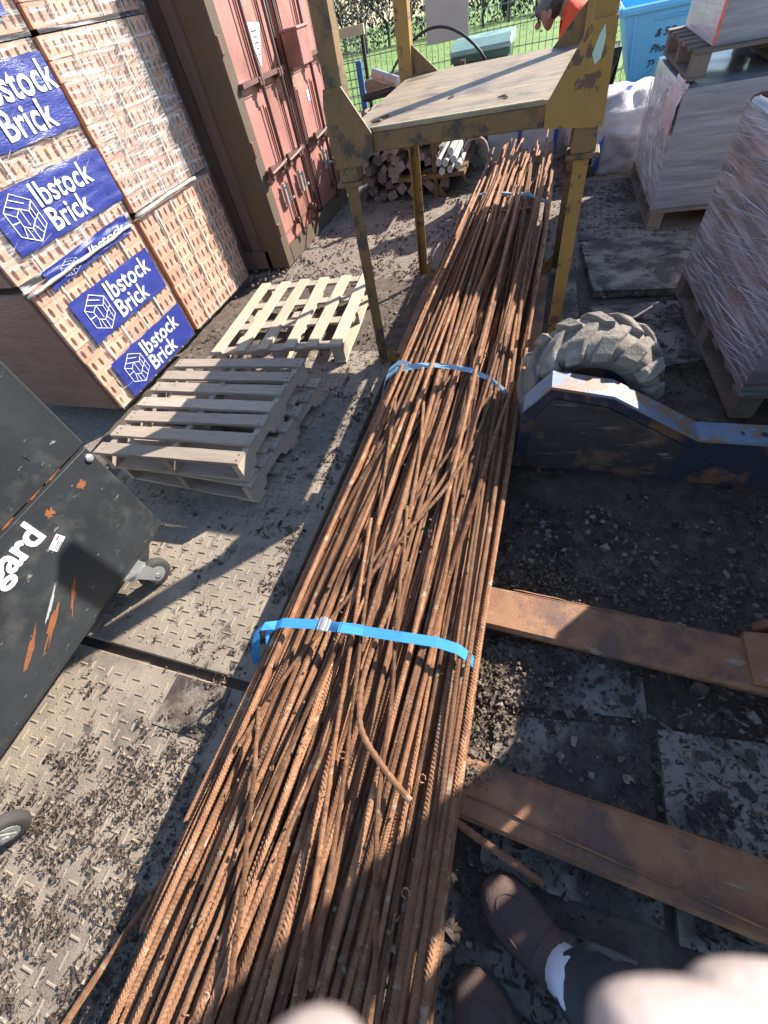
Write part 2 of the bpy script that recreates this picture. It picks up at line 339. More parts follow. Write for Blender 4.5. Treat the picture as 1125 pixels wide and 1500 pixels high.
# trackway: ribbed plastic ground panels (left) and flat muddy panels (right), each panel a part
track = tag(bpy.data.objects.new('trackway', None), kind='structure'); COL.objects.link(track)
def tread_panel(x0, x1, y0, y1, z, mat, skipf=None, seed=0, pitch=.052, tilt=0):
    rr = random.Random(seed)
    b = MB(); b.box(((x0+x1)/2, (y0+y1)/2, z-.02), (x1-x0, y1-y0, .04))
    p = b.build('ground_panel', mat, track, bevel=.004)
    t = MB()
    i = 0; nx = int((x1-x0-.05)/pitch); ny = int((y1-y0-.05)/pitch)
    for i in range(nx):
        for j in range(ny):
            x = x0+.035+pitch*(i+.5); y = y0+.035+pitch*(j+.5)
            if x > x1-.03 or y > y1-.03: continue
            if skipf and skipf(x, y): continue
            horiz = (i+j) % 2 == 0
            L, W = pitch*.86, .0095
            d = (L, W) if horiz else (W, L)
            h = .0045*rr.uniform(.5, 1.15)
            c = [(x-d[0]/2, y-d[1]/2), (x+d[0]/2, y-d[1]/2), (x+d[0]/2, y+d[1]/2), (x-d[0]/2, y+d[1]/2)]
            k = .003
            c2 = [(x-d[0]/2+k, y-d[1]/2+k), (x+d[0]/2-k, y-d[1]/2+k), (x+d[0]/2-k, y+d[1]/2-k), (x-d[0]/2+k, y+d[1]/2-k)]
            t.add([(a, bb, z-.0005) for a, bb in c]+[(a, bb, z+h) for a, bb in c2], [(4, 5, 6, 7), (0, 1, 5, 4), (1, 2, 6, 5), (2, 3, 7, 6), (3, 0, 4, 7)])
    if t.v:
        o = stuff(t.build('tread', mat, p))
    return p
def hatch(x, y): return -1.28 < x < -.99 and -.03 < y < .19
tread_panel(-2.45, -.93, .225, 2.60, 0, M['mat'], seed=1)
tread_panel(-2.45, -.55, -1.3, .185, -.006, M['mat'], hatch, seed=2)
tread_panel(-.53, .46, -1.3, -.16, -.012, M['mat_grey'], seed=5)
hp = MB(); hp.box((-1.135, .08, -.0035), (.27, .2, .006)); 
hpo = hp.build('hatch_cover', M['mat_grey'], track, bevel=.002)
jb = MB()
for a, b_ in (((-1.005, .225), (-.995, 2.6)), ((-1.155, .225), (-1.147, 2.6))):
    jb.add([(a[0], a[1], .001), (b_[0], a[1], .001), (b_[0], b_[1], .001), (a[0], b_[1], .001)], [(0, 1, 2, 3)])
def flat_panel(poly, z, th=.03, mat='mat_grey'):
    b = MB(); b.prism(poly, lambda u, v, d: (u, v, d), z-th, z); return b.build('ground_panel', M[mat], track, fix=True)
flat_panel([(.04, -.10), (.53, -.08), (.53, .42), (.04, .345)], -.012)
flat_panel([(.56, -.1), (1.5, -.05), (1.45, .52), (.555, .425)], -.004)
flat_panel([(-.03, .37), (.53, .45), (.52, .66), (-.03, .62)], -.015)
flat_panel([(.0, .9), (.60, .9), (.58, 1.9), (.0, 1.9)], -.028, mat='soil')
flat_panel([(.385, 3.33), (1.05, 3.33), (1.08, 4.3), (.29, 4.17)], .028, .05)
flat_panel([(.355, 3.15), (.30, 2.30), (1.05, 2.55), (1.0, 3.22)][::-1], .004, .05)
flat_panel([(.13, 3.75), (.26, 3.75), (.31, 2.55), (.15, 2.55)], .0, .04)
tread_panel(.28, .85, 4.25, 5.7, .012, M['mat_grey'], seed=9, pitch=.06)

# ---------------------------------------------------------------- leaf litter, shards, clods (nobody could count them)
def litter(name, n, place, label, seed, zoff=.004):
    """crumbled dead leaves: little curled scraps of uneven outline"""
    rr = random.Random(seed); V = []; F = []; C = []
    pal = [(.085, .06, .042), (.115, .08, .053), (.16, .112, .074), (.06, .043, .031), (.26, .20, .14), (.045, .034, .027), (.10, .07, .05), (.07, .05, .036)]
    k = 0
    while k < n:
        q = place(rr)
        if q is None: continue
        x, y, z, L, dark = q; k += 1
        a = rr.random()*6.28; W = L*rr.choice((.18, .25, .35, .55, .8)); cu = rr.uniform(-.1, .5)*L
        ca, sa = math.cos(a), math.sin(a); o = len(V); tl = rr.uniform(-.35, .35); m_ = 6 if L < .03 else 9
        V.append((x, y, z+zoff*rr.random()+.001))
        for i in range(m_):
            t = i*2*math.pi/m_+rr.uniform(-.3, .3); r_ = rr.uniform(.6, 1.15)
            px, py = math.cos(t)*L*.5*r_, math.sin(t)*W*.5*r_; pz = cu*(px/L*2)**2*.6+tl*px*.5+rr.uniform(0, .12)*L
            V.append((x+px*ca-py*sa, y+px*sa+py*ca, z+zoff+abs(pz)))
        F += [(o, o+1+i, o+1+(i+1) % m_) for i in range(m_)]
        c = list(rr.choice(pal))
        if rr.random() < dark: c = [q_*.55 for q_ in c]
        C += [tuple(c)+(1,)]*m_
    me = bpy.data.meshes.new(name); me.from_pydata(V, [], F); me.materials.append(M['leaf'])
    at = me.attributes.new('pigment', 'FLOAT_COLOR', 'FACE'); at.data.foreach_set('color', np.array(C, dtype=np.float32).ravel())
    return tag(link(name, me), label, 'litter', kind='stuff')
def pl_left(rr):
    x = rr.uniform(-2.3, -.9); y = rr.uniform(-1.0, 2.4)
    d = nz(x, y, 1, 2.6)*.5+nz(x, y, 4, 7)*.5+nz(x, y, 8, 19)*.55
    # drifts: bottom-left, a streak in the middle, along the bundle and round the pallets
    d += .55*math.exp(-((x+1.25)**2+(y+.25)**2)/.05)+1.0*max(0, min(.5, (-.15-y)))*1.5+.35*math.exp(-((x+1.0)/.09)**2)+.42*math.exp(-((x+1.5)**2/.12+(y-.98)**2/.03))+.40*math.exp(-((x+1.2)/.14)**2)*(y > .9)
    if d < .30+rr.random()*.40: return None
    return x, y, .0, .004+.026*rr.random()**2.2, .6
litter('leaf_litter', 14000, pl_left, 'brown crumbled leaves drifted over the ribbed ground panels left of the bars', 11)
def pl_right(rr):
    x = rr.uniform(-.08, 1.6); y = rr.uniform(-.5, 3.2)
    d = nz(x, y, 1, 2.2)*.5+nz(x, y, 4, 6)*.4 + .25*(.4 < y < .65) + .2*(.85 < y < 1.3)
    if d < -.25+rr.random()*.45: return None
    big = rr.random() < .05
    return x, y, -.008, (rr.uniform(.03, .065) if big else .006+.022*rr.random()**1.5), .65
litter('leaf_litter', 20000, pl_right, 'dark wet leaf mulch on the muddy panels right of the bars', 12)
def pl_back(rr):
    x = rr.uniform(-3.2, 1.2); y = rr.uniform(2.4, 7.4)
    if -2.35 < x < -1.2 and y < 3.5 and rr.random() < .5: return None
    if nz(x, y, 2, 3) < -.25+rr.random()*.3: return None
    return x, y, .0 if y < 3.5 else zgrav(x, y), rr.uniform(.012, .045), .35
litter('leaf_litter', 9000, pl_back, 'pale leaf litter scattered over the gravel beyond the pallets', 13)

def clods(name, n, place, mat, label, seed):
    rr = random.Random(seed); b = MB()
    for _ in range(n):
        x, y, z, r = place(rr)
        P = [Vector((sx, sy, sz)) for sx, sy, sz in ((1, 0, 0), (-1, 0, 0), (0, 1, 0), (0, -1, 0), (0, 0, 1), (0, 0, -1), (.6, .6, .6), (-.6, -.6, .5))][:6]
        q = Euler((rr.random()*6, rr.random()*6, rr.random()*6)).to_matrix()
        P = [q @ (p*r*rr.uniform(.6, 1.25)) + Vector((x, y, z)) for p in P]
        b.add(P, [(0, 2, 4), (2, 1, 4), (1, 3, 4), (3, 0, 4), (2, 0, 5), (1, 2, 5), (3, 1, 5), (0, 3, 5)])
    return tag(b.build(name, mat), label, 'debris', kind='stuff')
clods('stones', 2600, lambda r: (r.uniform(-3.0, 1.0), r.uniform(3.7, 7.5), .005, r.uniform(.006, .022)), M['gravel'], 'small stones lying in the gravel yard', 21)
def pl_mound(r):
    cx, cy = r.choice(((.06, .50), (.02, .28), (.3, .93), (.75, .95), (.12, .92), (-.02, .40), (.02, .27), (.0, .5), (-.03, .14)))
    k_ = .3 if cy == .14 else 1
    return cx+k_*r.gauss(0, .13), cy+k_*r.gauss(0, .07), (-.012 if cy != .14 else .07)+abs(r.gauss(0, .012)), .003+.008*r.random()**2
def pl_rub(r): return r.uniform(-.02, 1.2), r.uniform(.15, 1.35), -.006+.004*r.random(), .007+.016*r.random()**2
clods('rubble', 260, pl_rub, M['mat_grey'], 'coarse grey rubble strewn between the forks and the forklift leg', 23)
clods('soil_lumps', 2100, pl_mound, M['clod'], 'crumbly soil lumps heaped beside the rusty forks', 22)

# ================================================================ SHIPPING CONTAINER
ct = thing('shipping_container', 'red shipping container with locked doors behind the brick packs', 'container', (-2.45, 4.05, 0))
CW = 2.25
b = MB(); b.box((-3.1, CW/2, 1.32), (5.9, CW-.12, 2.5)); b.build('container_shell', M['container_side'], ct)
b = MB()
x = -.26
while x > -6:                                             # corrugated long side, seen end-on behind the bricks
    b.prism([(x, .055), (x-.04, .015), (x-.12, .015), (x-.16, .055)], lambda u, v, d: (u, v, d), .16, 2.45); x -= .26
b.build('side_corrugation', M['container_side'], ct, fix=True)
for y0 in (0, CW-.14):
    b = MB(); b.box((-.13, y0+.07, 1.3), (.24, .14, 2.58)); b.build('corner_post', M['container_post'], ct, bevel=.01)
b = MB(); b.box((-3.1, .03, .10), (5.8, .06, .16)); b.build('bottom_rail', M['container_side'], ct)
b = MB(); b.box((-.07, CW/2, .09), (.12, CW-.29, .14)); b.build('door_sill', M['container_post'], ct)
def container_door(y0, y1):
    b = MB(); b.box((-.055, (y0+y1)/2, 1.33), (.05, y1-y0, 2.32))
    w = y1-y0
    # pressed panels: raised fields with stepped edges
    for z0, z1 in ((.26, .62), (.70, 1.16), (1.24, 1.78), (1.86, 2.4)):
        for a, c in ((y0+.05, y0+w*.36), (y0+w*.42, y0+w*.72), (y0+w*.78, y1-.05)):
            b.prism([(a, z0), (c, z0), (c, z1), (a, z1)], lambda u, v, d: (d, u, v), -.031, -.022)
            b.prism([(a+.02, z0+.02), (c-.02, z0+.02), (c-.02, z1-.02), (a+.02, z1-.02)], lambda u, v, d: (d, u, v), -.0221, -.012)
    d = b.build('door', M['container'], ct, fix=True)
    g = MB(); g.box((-.045, y0+.012, 1.33), (.055, .02, 2.34)); g.box((-.045, y1-.012, 1.33), (.055, .02, 2.34)); g.build('door_gasket', M['rubber'], d)
    for fr in (.40, .80):
        y = y0+w*fr
        r = MB(); r.tube([(.035, y, .16), (.035, y, 2.5)], .017, 8); r.build('lock_rod', M['rod'], d, smooth=True)
        k = MB()
        for z in (.3, .74, 1.3, 1.9): k.box((.02, y, z), (.05, .085, .055))
        k.build('rod_bracket', M['rod'], d, bevel=.006)
        h = MB(); h.tube([(.06, y, .78), (.075, y-.1, .775), (.075, y-.34, .76)], [.013, .014, .011], 6)
        h.box((.05, y-.3, .76), (.03, .05, .09)); h.build('handle', M['rod'], d)
        h = MB(); h.tube([(.03, y-.11, .60), (.06, y-.12, .62), (.06, y-.12, .5)], .01, 5); h.box((.02, y-.12, .55), (.03, .03, .17)); h.tube([(.03, y-.07, .52), (.06, y-.06, .50), (.05, y-.02, .50)], .01, 5)
        h.build('handle_catch', M['galv'], d)
    for z in (.765, 1.315): b = MB(); b.box((.012, (y0+y1)/2, z), (.045, w*.86, .03)); b.build('door_bar', M['rod'], d)
    yh = y0-.02 if y0 < .5 else y1+.02
    for z in (.35, .95, 1.55, 2.15): h = MB(); h.box((-.005, yh, z), (.03, .045, .10)); h.build('hinge', M['rod'], d, bevel=.004)
    return d
d1 = container_door(.02+.14-.12, 1.0)
d2 = container_door(1.10, 2.13)
b = MB(); b.box((-.10, 1.05, 1.33), (.05, .12, 2.3)); b.build('centre_gap', M['rubber'], ct)
b = MB(); b.box((.10, 1.14, 1.40), (.16, .24, .22)); b.box((.10, 1.14, 1.515), (.18, .26, .02)); b.build('lock_box', M['container'], d2, bevel=.006)
b = MB(); b.prism([(.50, 1.62), (.74, 1.60), (.57, 1.36)], lambda u, v, d: (d, u, v), -.011, -.007); tg = b.build('triangle_sticker', M['white'], d1)
for k, w_ in enumerate((.09, .06, .07, .035, .03)):        # faint print, too small to read
    b = MB(); b.box((-.0062, .60, 1.565-.032*k), (.0012, w_, .008)); b.build('printed_line', M['black'], tg)
b = MB(); b.prism([(1.36, 1.02), (1.41, 1.02), (1.41, 1.10), (1.36, 1.10)], lambda u, v, d: (d, u, v), -.011, -.007); b.build('label_sticker', M['white'], d2)
cr = random.Random(8)
for k in range(9):                                          # worn white painted marks running down the right-hand door
    b = MB(); b.box((-.0105, 1.60, 2.0-.062*k), (.002, cr.uniform(.018, .034), cr.uniform(.02, .042))); b.build('painted_mark', M['scuff'], d2)

# ================================================================ BRICK PACKS
def brick_mesh(seed):
    rr = random.Random(seed); b = MB(); W, Hh, D = .100, .046, .05   # half width (y), half height (z), depth
    n = 3; cw = 2*W/n
    for i in range(n):
        y0 = -W+cw*i; y1 = y0+cw; yc = (y0+y1)/2; sw = cw*.20*rr.uniform(.9, 1.1); sh = Hh*.66; zc = rr.uniform(-.003, .003)
        oc = [(y0, -Hh), (yc, -Hh), (y1, -Hh), (y1, 0), (y1, Hh), (yc, Hh), (y0, Hh), (y0, 0)]
        ic = [(yc-sw*.7, zc-sh*.75), (yc, zc-sh), (yc+sw*.7, zc-sh*.75), (yc+sw, zc), (yc+sw*.7, zc+sh*.75), (yc, zc+sh), (yc-sw*.7, zc+sh*.75), (yc-sw, zc)]
        V = [(0, a, c) for a, c in oc]+[(0, a, c) for a, c in ic]+[(-.04, a, c) for a, c in ic]
        F = [(k, (k+1) % 8, 8+(k+1) % 8, 8+k) for k in range(8)]+[(8+k, 8+(k+1) % 8, 16+(k+1) % 8, 16+k) for k in range(8)]+[tuple(range(16, 24))]
        b.add(V, F)
    b.add([(0, -W, -Hh), (0, W, -Hh), (0, W, Hh), (0, -W, Hh), (-D, -W, -Hh), (-D, W, -Hh), (-D, W, Hh), (-D, -W, Hh)],
          [(0, 4, 5, 1), (1, 5, 6, 2), (2, 6, 7, 3), (3, 7, 4, 0)])
    return b.mesh('brick', M['brick'])
BRM = [brick_mesh(i) for i in range(4)]
def emblem(cy, cz, s):
    """hexagonal cube-of-bricks line emblem, flat strokes in the y-z plane"""
    b = MB(); w = s*.08
    def st(a, c):
        a = Vector((a[0], a[1])); c = Vector((c[0], c[1])); d = (c-a).normalized(); n = Vector((-d.y, d.x))*w/2; a = a-d*w*.4; c = c+d*w*.4
        P = [a+n, c+n, c-n, a-n]
        b.add([(.0, cy+p.x*s, cz+p.y*s) for p in P]+[(-.001, cy+p.x*s, cz+p.y*s) for p in P], [(3, 2, 1, 0), (0, 1, 5, 4), (1, 2, 6, 5), (2, 3, 7, 6), (3, 0, 4, 7)])
    H = [(0, .5), (.43, .25), (.43, -.25), (0, -.5), (-.43, -.25), (-.43, .25)]
    for i in range(6): st(H[i], H[(i+1) % 6])
    st((0, .18), (0, -.14)); 
    I = [(0, .2), (.2, .09), (.2, -.11), (0, -.22), (-.2, -.11), (-.2, .09)]
    for i in range(6): st(I[i], I[(i+1) % 6])
    st((-.43, .25), (-.2, .09)); st((.43, .25), (.2, .09)); st((0, -.5), (0, -.22))
    st((-.29, -.33), (-.2, -.11)); st((-.29, .33), (.06, .16)); st((-.14, .42), (.2, .25)); st((.43, 0), (.2, -.11)); st((-.43, 0), (-.2, -.01)); st((.2, -.38), (.1, -.17)); st((-.14, -.42), (-.14, -.15)); st((.3, .18), (.3, -.32))
    return b
def banner(pack, y0, y1, z0, z1, seed, crumple=.004, text=True, tilt=0):
    ny, nz_ = 34, 14
    def xf(y, z): 
        return .022 + crumple*(nz(y, z*6, seed, 6)+.6*nz(y*3, z, seed+4, 12)) 
    V = []; F = []
    for j in range(nz_+1):
        for i in range(ny+1):
            fy, fz = i/ny, j/nz_
            y = y0+(y1-y0)*fy; z = z0+(z1-z0)*fz + tilt*(fy-.5)
            if j in (0, nz_): z += .006*nz(y, seed, 0, 9)
            V.append((xf(y, z), y, z))
    F = [(j*(ny+1)+i, j*(ny+1)+i+1, (j+1)*(ny+1)+i+1, (j+1)*(ny+1)+i) for j in range(nz_) for i in range(ny)]
    b = MB(); b.add(V, F); s = b.build('banner', M['sign_blue'], pack, smooth=True)
    def lay(me, oy, oz, sx=1.0, sz=1.0):
        for v in me.vertices:
            y, z = oy+v.co.x*sx, oz+v.co.y*sz
            fy = (y-y0)/(y1-y0)
            v.co = (xf(y, z+tilt*(fy-.5))+.0035+v.co.z, y, z+tilt*(fy-.5))
        me.materials.clear(); me.materials.append(M['white']); return me
    h = z1-z0
    if text:
        me = lay(text_mesh('Ibstock', h*.56, bold=.016, spacing=1.03), y0+h*1.08, z0+h*.54); link('lettering', me, s)
        me = lay(text_mesh('Brick', h*.56, bold=.016, spacing=1.03), y0+h*1.08, z0+h*.10); link('lettering', me, s)
        e = emblem(0, 0, h*.84); me = e.mesh('emblem', M['white'])
        for v in me.vertices:
            x_, y, z = v.co; y += y0+h*.62; z += z0+h*.5
            fy = (y-y0)/(y1-y0); zz = z+tilt*(fy-.5); v.co = (xf(y, zz)+.004+x_, y, zz)
        link('emblem', me, s)
    else:
        me = lay(text_mesh('Ibstock', h*.95, bold=.018, spacing=1.03), y0+h*3.6, z0+h*.30, 1.25, .62); link('lettering', me, s)
        e = emblem(0, 0, h*1.5); me = e.mesh('emblem', M['white'])
        for v in me.vertices:
            x_, y, z = v.co; y = y*1.1+y0+h*1.9; z = z*.55+z0+h*.45
            fy = (y-y0)/(y1-y0); zz = z+tilt*(fy-.5); v.co = (xf(y, zz)+.004+x_, y, zz)
        link('emblem', me, s)
    return s
def brick_pack(label, y0, ncol, z0, nrow, film, seed, lean=0):
    rr = random.Random(seed)
    pw = .2025; ph = .0945
    p = thing('brick_pack', label, 'brick pack', (-2.85, y0, z0))
    W = ncol*pw; Hh = nrow*ph
    b = MB(); b.box((-.55, W/2, Hh/2), (.98, W-.012, Hh-.006)); b.build('brick_core', M['brick_core'], p)
    b = MB(); b.box((-.55, -.006, Hh/2), (1.04, .022, Hh+.002)); b.build('end_film', M['wrap_brown'], p, bevel=.008)
    for r in range(nrow):
        for c in range(ncol):
            o = link('brick', BRM[rr.randrange(4)], p, (rr.uniform(-.008, .004), pw*(c+.5)+rr.uniform(-.003, .003), ph*(r+.5)))
            o.rotation_euler = (rr.uniform(-.012, .012), rr.uniform(-.02, .02), rr.uniform(-.03, .03))
    for c in range(1, ncol):
        if c % 1 == 0:
            s = MB(); yy = pw*(c+(.02 if seed % 2 else -.03)); s.box((.010, yy, Hh/2), (.0025, .011, Hh)); s.build('packing_band', M['strap_g'], p)
    # film pleats pulled over the face
    f = MB()
    def fold(a, c, w):
        a = (min(W, max(0, a[0])), min(Hh, max(0, a[1]))); c = (min(W, max(.01, c[0])), min(Hh, max(0, c[1])))
        if abs(a[0]-c[0])+abs(a[1]-c[1]) < .02: return
        a = Vector((.0165+rr.uniform(0, .004), a[0], a[1])); c = Vector((.0165+rr.uniform(0, .004), c[0], c[1])); d = (c-a).normalized(); n = Vector((0, -d.z, d.y))*w/2
        k = 5; V = []
        for i in range(k+1):
            t = i/k; q = a.lerp(c, t); ww = n*(1-abs(2*t-1)*.8); bow = math.sin(t*math.pi)
            V += [q+ww, q-ww+Vector((.002, 0, 0)), q+Vector((.004*bow, 0, 0))]
        F = []
        for i in range(k):
            o = i*3; F += [(o, o+2, o+5, o+3), (o+2, o+1, o+4, o+5)]
        f.add(V, F)
    return p, fold, f, W, Hh, rr
p, fold, f, W, Hh, rr = brick_pack('lower brick pack with two blue banners behind the grey pallets', 1.78, 5, 0.03, 9, False, 1)
for i in range(30):
    y = rr.uniform(.0, W); z = rr.uniform(.05, Hh); fold((y, z), (y+rr.uniform(.05, .2), z+rr.uniform(-.05, .08)), rr.uniform(.001, .003))
stuff(f.build('film_pleat', M['fold'], p))
b = MB(); b.add([(.019, -.01, .0), (.019, W, .0), (.019, W, Hh), (.019, -.01, Hh)], [(0, 1, 2, 3)]); b.build('plastic_film', M['film_c'], p)
banner(p, .15, .985, .43, .705, 3); banner(p, .13, .995, .015, .285, 4)
p, fold, f, W, Hh, rr = brick_pack('upper brick pack with blue banners at top left', 1.76, 5, .925, 9, True, 2)
for i in range(70):
    y = rr.uniform(0, W); z = rr.uniform(0, Hh); a = rr.uniform(-.5, .6); L = rr.uniform(.08, .35)
    fold((y, z), (y+L*math.cos(a), z+L*math.sin(a)), rr.uniform(.001, .0035))
stuff(f.build('film_pleat', M['fold'], p))
banner(p, .13, 1.06, .10, .375, 5, .006); banner(p, .17, 1.04, .49, .80, 6, .006)
banner(p, .16, .98, -.085, .02, 7, .012, text=False, tilt=.03)
b = MB(); V = [(.0145, y_, z_) for y_, z_ in ((-.01, -.04), (W+.02, -.04), (W+.02, Hh), (-.01, Hh))]; b.add(V, [(0, 1, 2, 3)]); b.build('plastic_film', M['film'], p)
b = MB(); b.tube([(.035+.008*nz(i, 0, 0, 1.7), -.02+i*.1, -.055+.02*(i/10)+.012*nz(i, 3, 0, 1.3)) for i in range(11)], [.009+.009*abs(nz(i, 8, 0, 1.1)) for i in range(11)], 7); b.build('film_roll', M['pleat_g'], p, smooth=True)
p, fold, f, W, Hh, rr = brick_pack('lower sunlit brick pack without banners beside the red container', 2.865, 5, 0.03, 9, False, 4)
for i in range(34):
    y = rr.uniform(.02, W); z = rr.uniform(.05, Hh); fold((y, z), (y+rr.uniform(-.06, .2), z+rr.uniform(-.04, .1)), rr.uniform(.0006, .0022))
stuff(f.build('film_pleat', M['fold'], p))
b = MB(); b.add([(.021, .0, .0), (.021, W, .0), (.021, W, Hh), (.021, .0, Hh)], [(0, 1, 2, 3)]); b.build('plastic_film', M['film_c'], p)
p, fold, f, W, Hh, rr = brick_pack('upper brick pack in fanned clear film beside the red container', 2.86, 5, .925, 9, True, 5)
for i in range(230):
    t = rr.random(); a = R_(8+42*t) + rr.uniform(-.06, .06); y = rr.uniform(-.02, W*.75); z = rr.uniform(.0, Hh*.85); L = rr.uniform(.12, .5)
    L = min(L, (W-y)/max(.2, math.cos(a)))
    fold((y, z), (y+L*math.cos(a), z+L*math.sin(a)), rr.uniform(.0008, .0028))
stuff(f.build('film_pleat', M['fold'], p))
b = MB(); b.add([(.024, -.01, -.04), (.024, W+.01, -.04), (.024, W+.01, Hh), (.024, -.01, Hh)], [(0, 1, 2, 3)]); b.build('plastic_film', M['film_b'], p)
b = MB(); b.tube([(.03+.006*nz(i, 2, 0, 1.7), -.03+i*.09, -.012+.012*nz(i, 5, 0, 1.3)) for i in range(10)], [.012+.012*abs(nz(i, 9, 0, 1.1)) for i in range(10)], 7); b.build('film_roll', M['pleat_g'], p, smooth=True)

p, fold, f, W, Hh, rr = brick_pack('topmost brick pack above the three with blue banners, at the top left corner', 1.78, 5, 1.80, 6, True, 7)
for i in range(50):
    y = rr.uniform(0, W); z = rr.uniform(0, Hh); a = rr.uniform(-.6, .6); L = rr.uniform(.08, .4); fold((y, z), (y+L*math.cos(a), z+L*math.sin(a)), rr.uniform(.001, .0035))
stuff(f.build('film_pleat', M['fold'], p)); banner(p, .10, .95, .06, .34, 9, .006)
b = MB(); b.add([(.0145, -.01, -.02), (.0145, W+.02, -.02), (.0145, W+.02, Hh), (.0145, -.01, Hh)], [(0, 1, 2, 3)]); b.build('plastic_film', M['film_b'], p)
p, fold, f, W, Hh, rr = brick_pack('topmost brick pack in clear film nearest the red container', 2.87, 5, 1.80, 6, True, 8)
for i in range(90):
    y = rr.uniform(0, W); z = rr.uniform(0, Hh); a = R_(rr.uniform(5, 50)); L = rr.uniform(.1, .5); fold((y, z), (y+L*math.cos(a), z+L*math.sin(a)), rr.uniform(.0008, .0028))
stuff(f.build('film_pleat', M['fold'], p))
b = MB(); b.add([(.024, -.01, -.02), (.024, W+.01, -.02), (.024, W+.01, Hh), (.024, -.01, Hh)], [(0, 1, 2, 3)]); b.build('plastic_film', M['film_b'], p)

# ================================================================ PALLETS
def board_mesh(lx, ly, lz, seed, mat):
    """sawn board with slightly uneven edges"""
    rr = random.Random(seed); b = MB(); n = 6; along_x = lx > ly; V = []
    L = lx if along_x else ly; w = ly if along_x else lx
    for i in range(n+1):
        t = -L/2+L*i/n; e = [rr.uniform(-.003, .003) for _ in range(4)]; dz = rr.uniform(-.0015, .0015)
        for k, (u, v) in enumerate(((-w/2, -lz/2), (w/2, -lz/2), (w/2, lz/2), (-w/2, lz/2))):
            u += e[k]; V.append((t+(e[0]*2 if i in (0, n) else 0), u, v+dz) if along_x else (u, t+(e[0]*2 if i in (0, n) else 0), v+dz))
    F = [(i*4+k, i*4+(k+1) % 4, i*4+4+(k+1) % 4, i*4+4+k) for i in range(n) for k in range(4)]+[(0, 3, 2, 1), (n*4, n*4+1, n*4+2, n*4+3)]
    b.add(V, F); me = b.mesh('board', mat)
    bm = bmesh.new(); bm.from_mesh(me); bmesh.ops.recalc_face_normals(bm, faces=bm.faces); bm.to_mesh(me); bm.free(); return me
def nails(parent, pts, z):
    b = MB()
    for x, y in pts: b.tube([(x, y, z-.002), (x, y, z+.0012)], .004, 6)
    b.build('nail', M['rubber'], parent)
def stringer_pallet(label, loc, rz, lx, ly, seed, h=.142, nb=7, wood='wood', group=None):
    """boards along x on three notched stringers along y"""
    rr = random.Random(seed); p = thing('wooden_pallet', label, 'pallet', loc, (0, 0, rz), group)
    bm_ = [board_mesh(lx, .086, .018, seed*10+k, M[wood]) for k in range(3)]
    zt = h-.009
    for i in range(nb):
        y = -ly/2+.045+(ly-.09)*i/(nb-1)
        o = link('board', bm_[rr.randrange(3)], p, (rr.uniform(-.012, .012), y+rr.uniform(-.008, .008), zt), (rr.uniform(-.01, .01), rr.uniform(-.004, .004), rr.uniform(-.02, .02)))
    for i in range(5):
        y = -ly/2+.05+(ly-.10)*i/4
        link('bottom_board', bm_[rr.randrange(3)], p, (rr.uniform(-.01, .01), y, .009))
    s = MB(); hh = h-.036-.0005; poly = [(-ly/2, 0), (-ly*.36, 0), (-ly*.33, hh*.42), (-ly*.13, hh*.42), (-ly*.10, 0), (ly*.10, 0), (ly*.13, hh*.42), (ly*.33, hh*.42), (ly*.36, 0), (ly/2, 0), (ly/2, hh), (-ly/2, hh)]
    s.prism(poly, lambda u, v, d: (d, u, v+.018), -.019, .019); sm = s.mesh('stringer', M[wood])
    for x in (-lx/2+.04, 0, lx/2-.03): link('stringer', sm, p, (x, 0, 0))
    nails(p, [(x+dx, -ly/2+.045+(ly-.09)*i/(nb-1)+dy) for i in range(nb) for x in (-lx/2+.04, lx/2-.03) for dx, dy in ((0, .02), (.004, -.02))], h)
    return p
stringer_pallet('grey pallet lowest of the two stacked against the blue banners', (-1.795, 1.60, .005), R_(-3.5), .98, .94, 1)
stringer_pallet('grey slatted pallet on top of the two stacked against the blue banners', (-1.83, 1.585, .150), R_(1.0), .97, .92, 2)
def open_pallet(label, loc, rz, lx, ly, seed):
    """six long slats along y over four cross boards"""
    rr = random.Random(seed); p = thing('wooden_pallet', label, 'pallet', loc, (0, 0, rz))
    bm_ = [board_mesh(.088, ly, .018, seed*10+k, M['wood_y']) for k in range(3)]
    cm_ = [board_mesh(lx, .085, .018, seed*10+5+k, M['wood']) for k in range(2)]
    for i in range(6): link('board', bm_[i % 3], p, (-lx/2+.05+(lx-.1)*i/5+rr.uniform(-.008, .008), 0, .138), (0, 0, rr.uniform(-.02, .02)))
    for i in range(4): link('cross_board', cm_[i % 2], p, (0, -ly/2+.05+(ly-.1)*i/3, .1195))
    bk = MB(); bk.box((0, 0, 0), (.09, .09, .09)); bme = bk.mesh('block', M['wood'])
    for i in (0, 1, 2):
        for j in (0, 1.5, 3): link('block', bme, p, (-lx/2+.05+(lx-.1)*i/2, -ly/2+.05+(ly-.1)*j/3, .065))
    for i in (0, 2.5, 5): link('bottom_board', bm_[0], p, (-lx/2+.05+(lx-.1)*i/5, 0, .010))
    return p
open_pallet('pale slatted pallet lying flat between the brick packs and the steel frame', (-1.84, 2.93, .005), R_(6), 1.05, 1.10, 4)

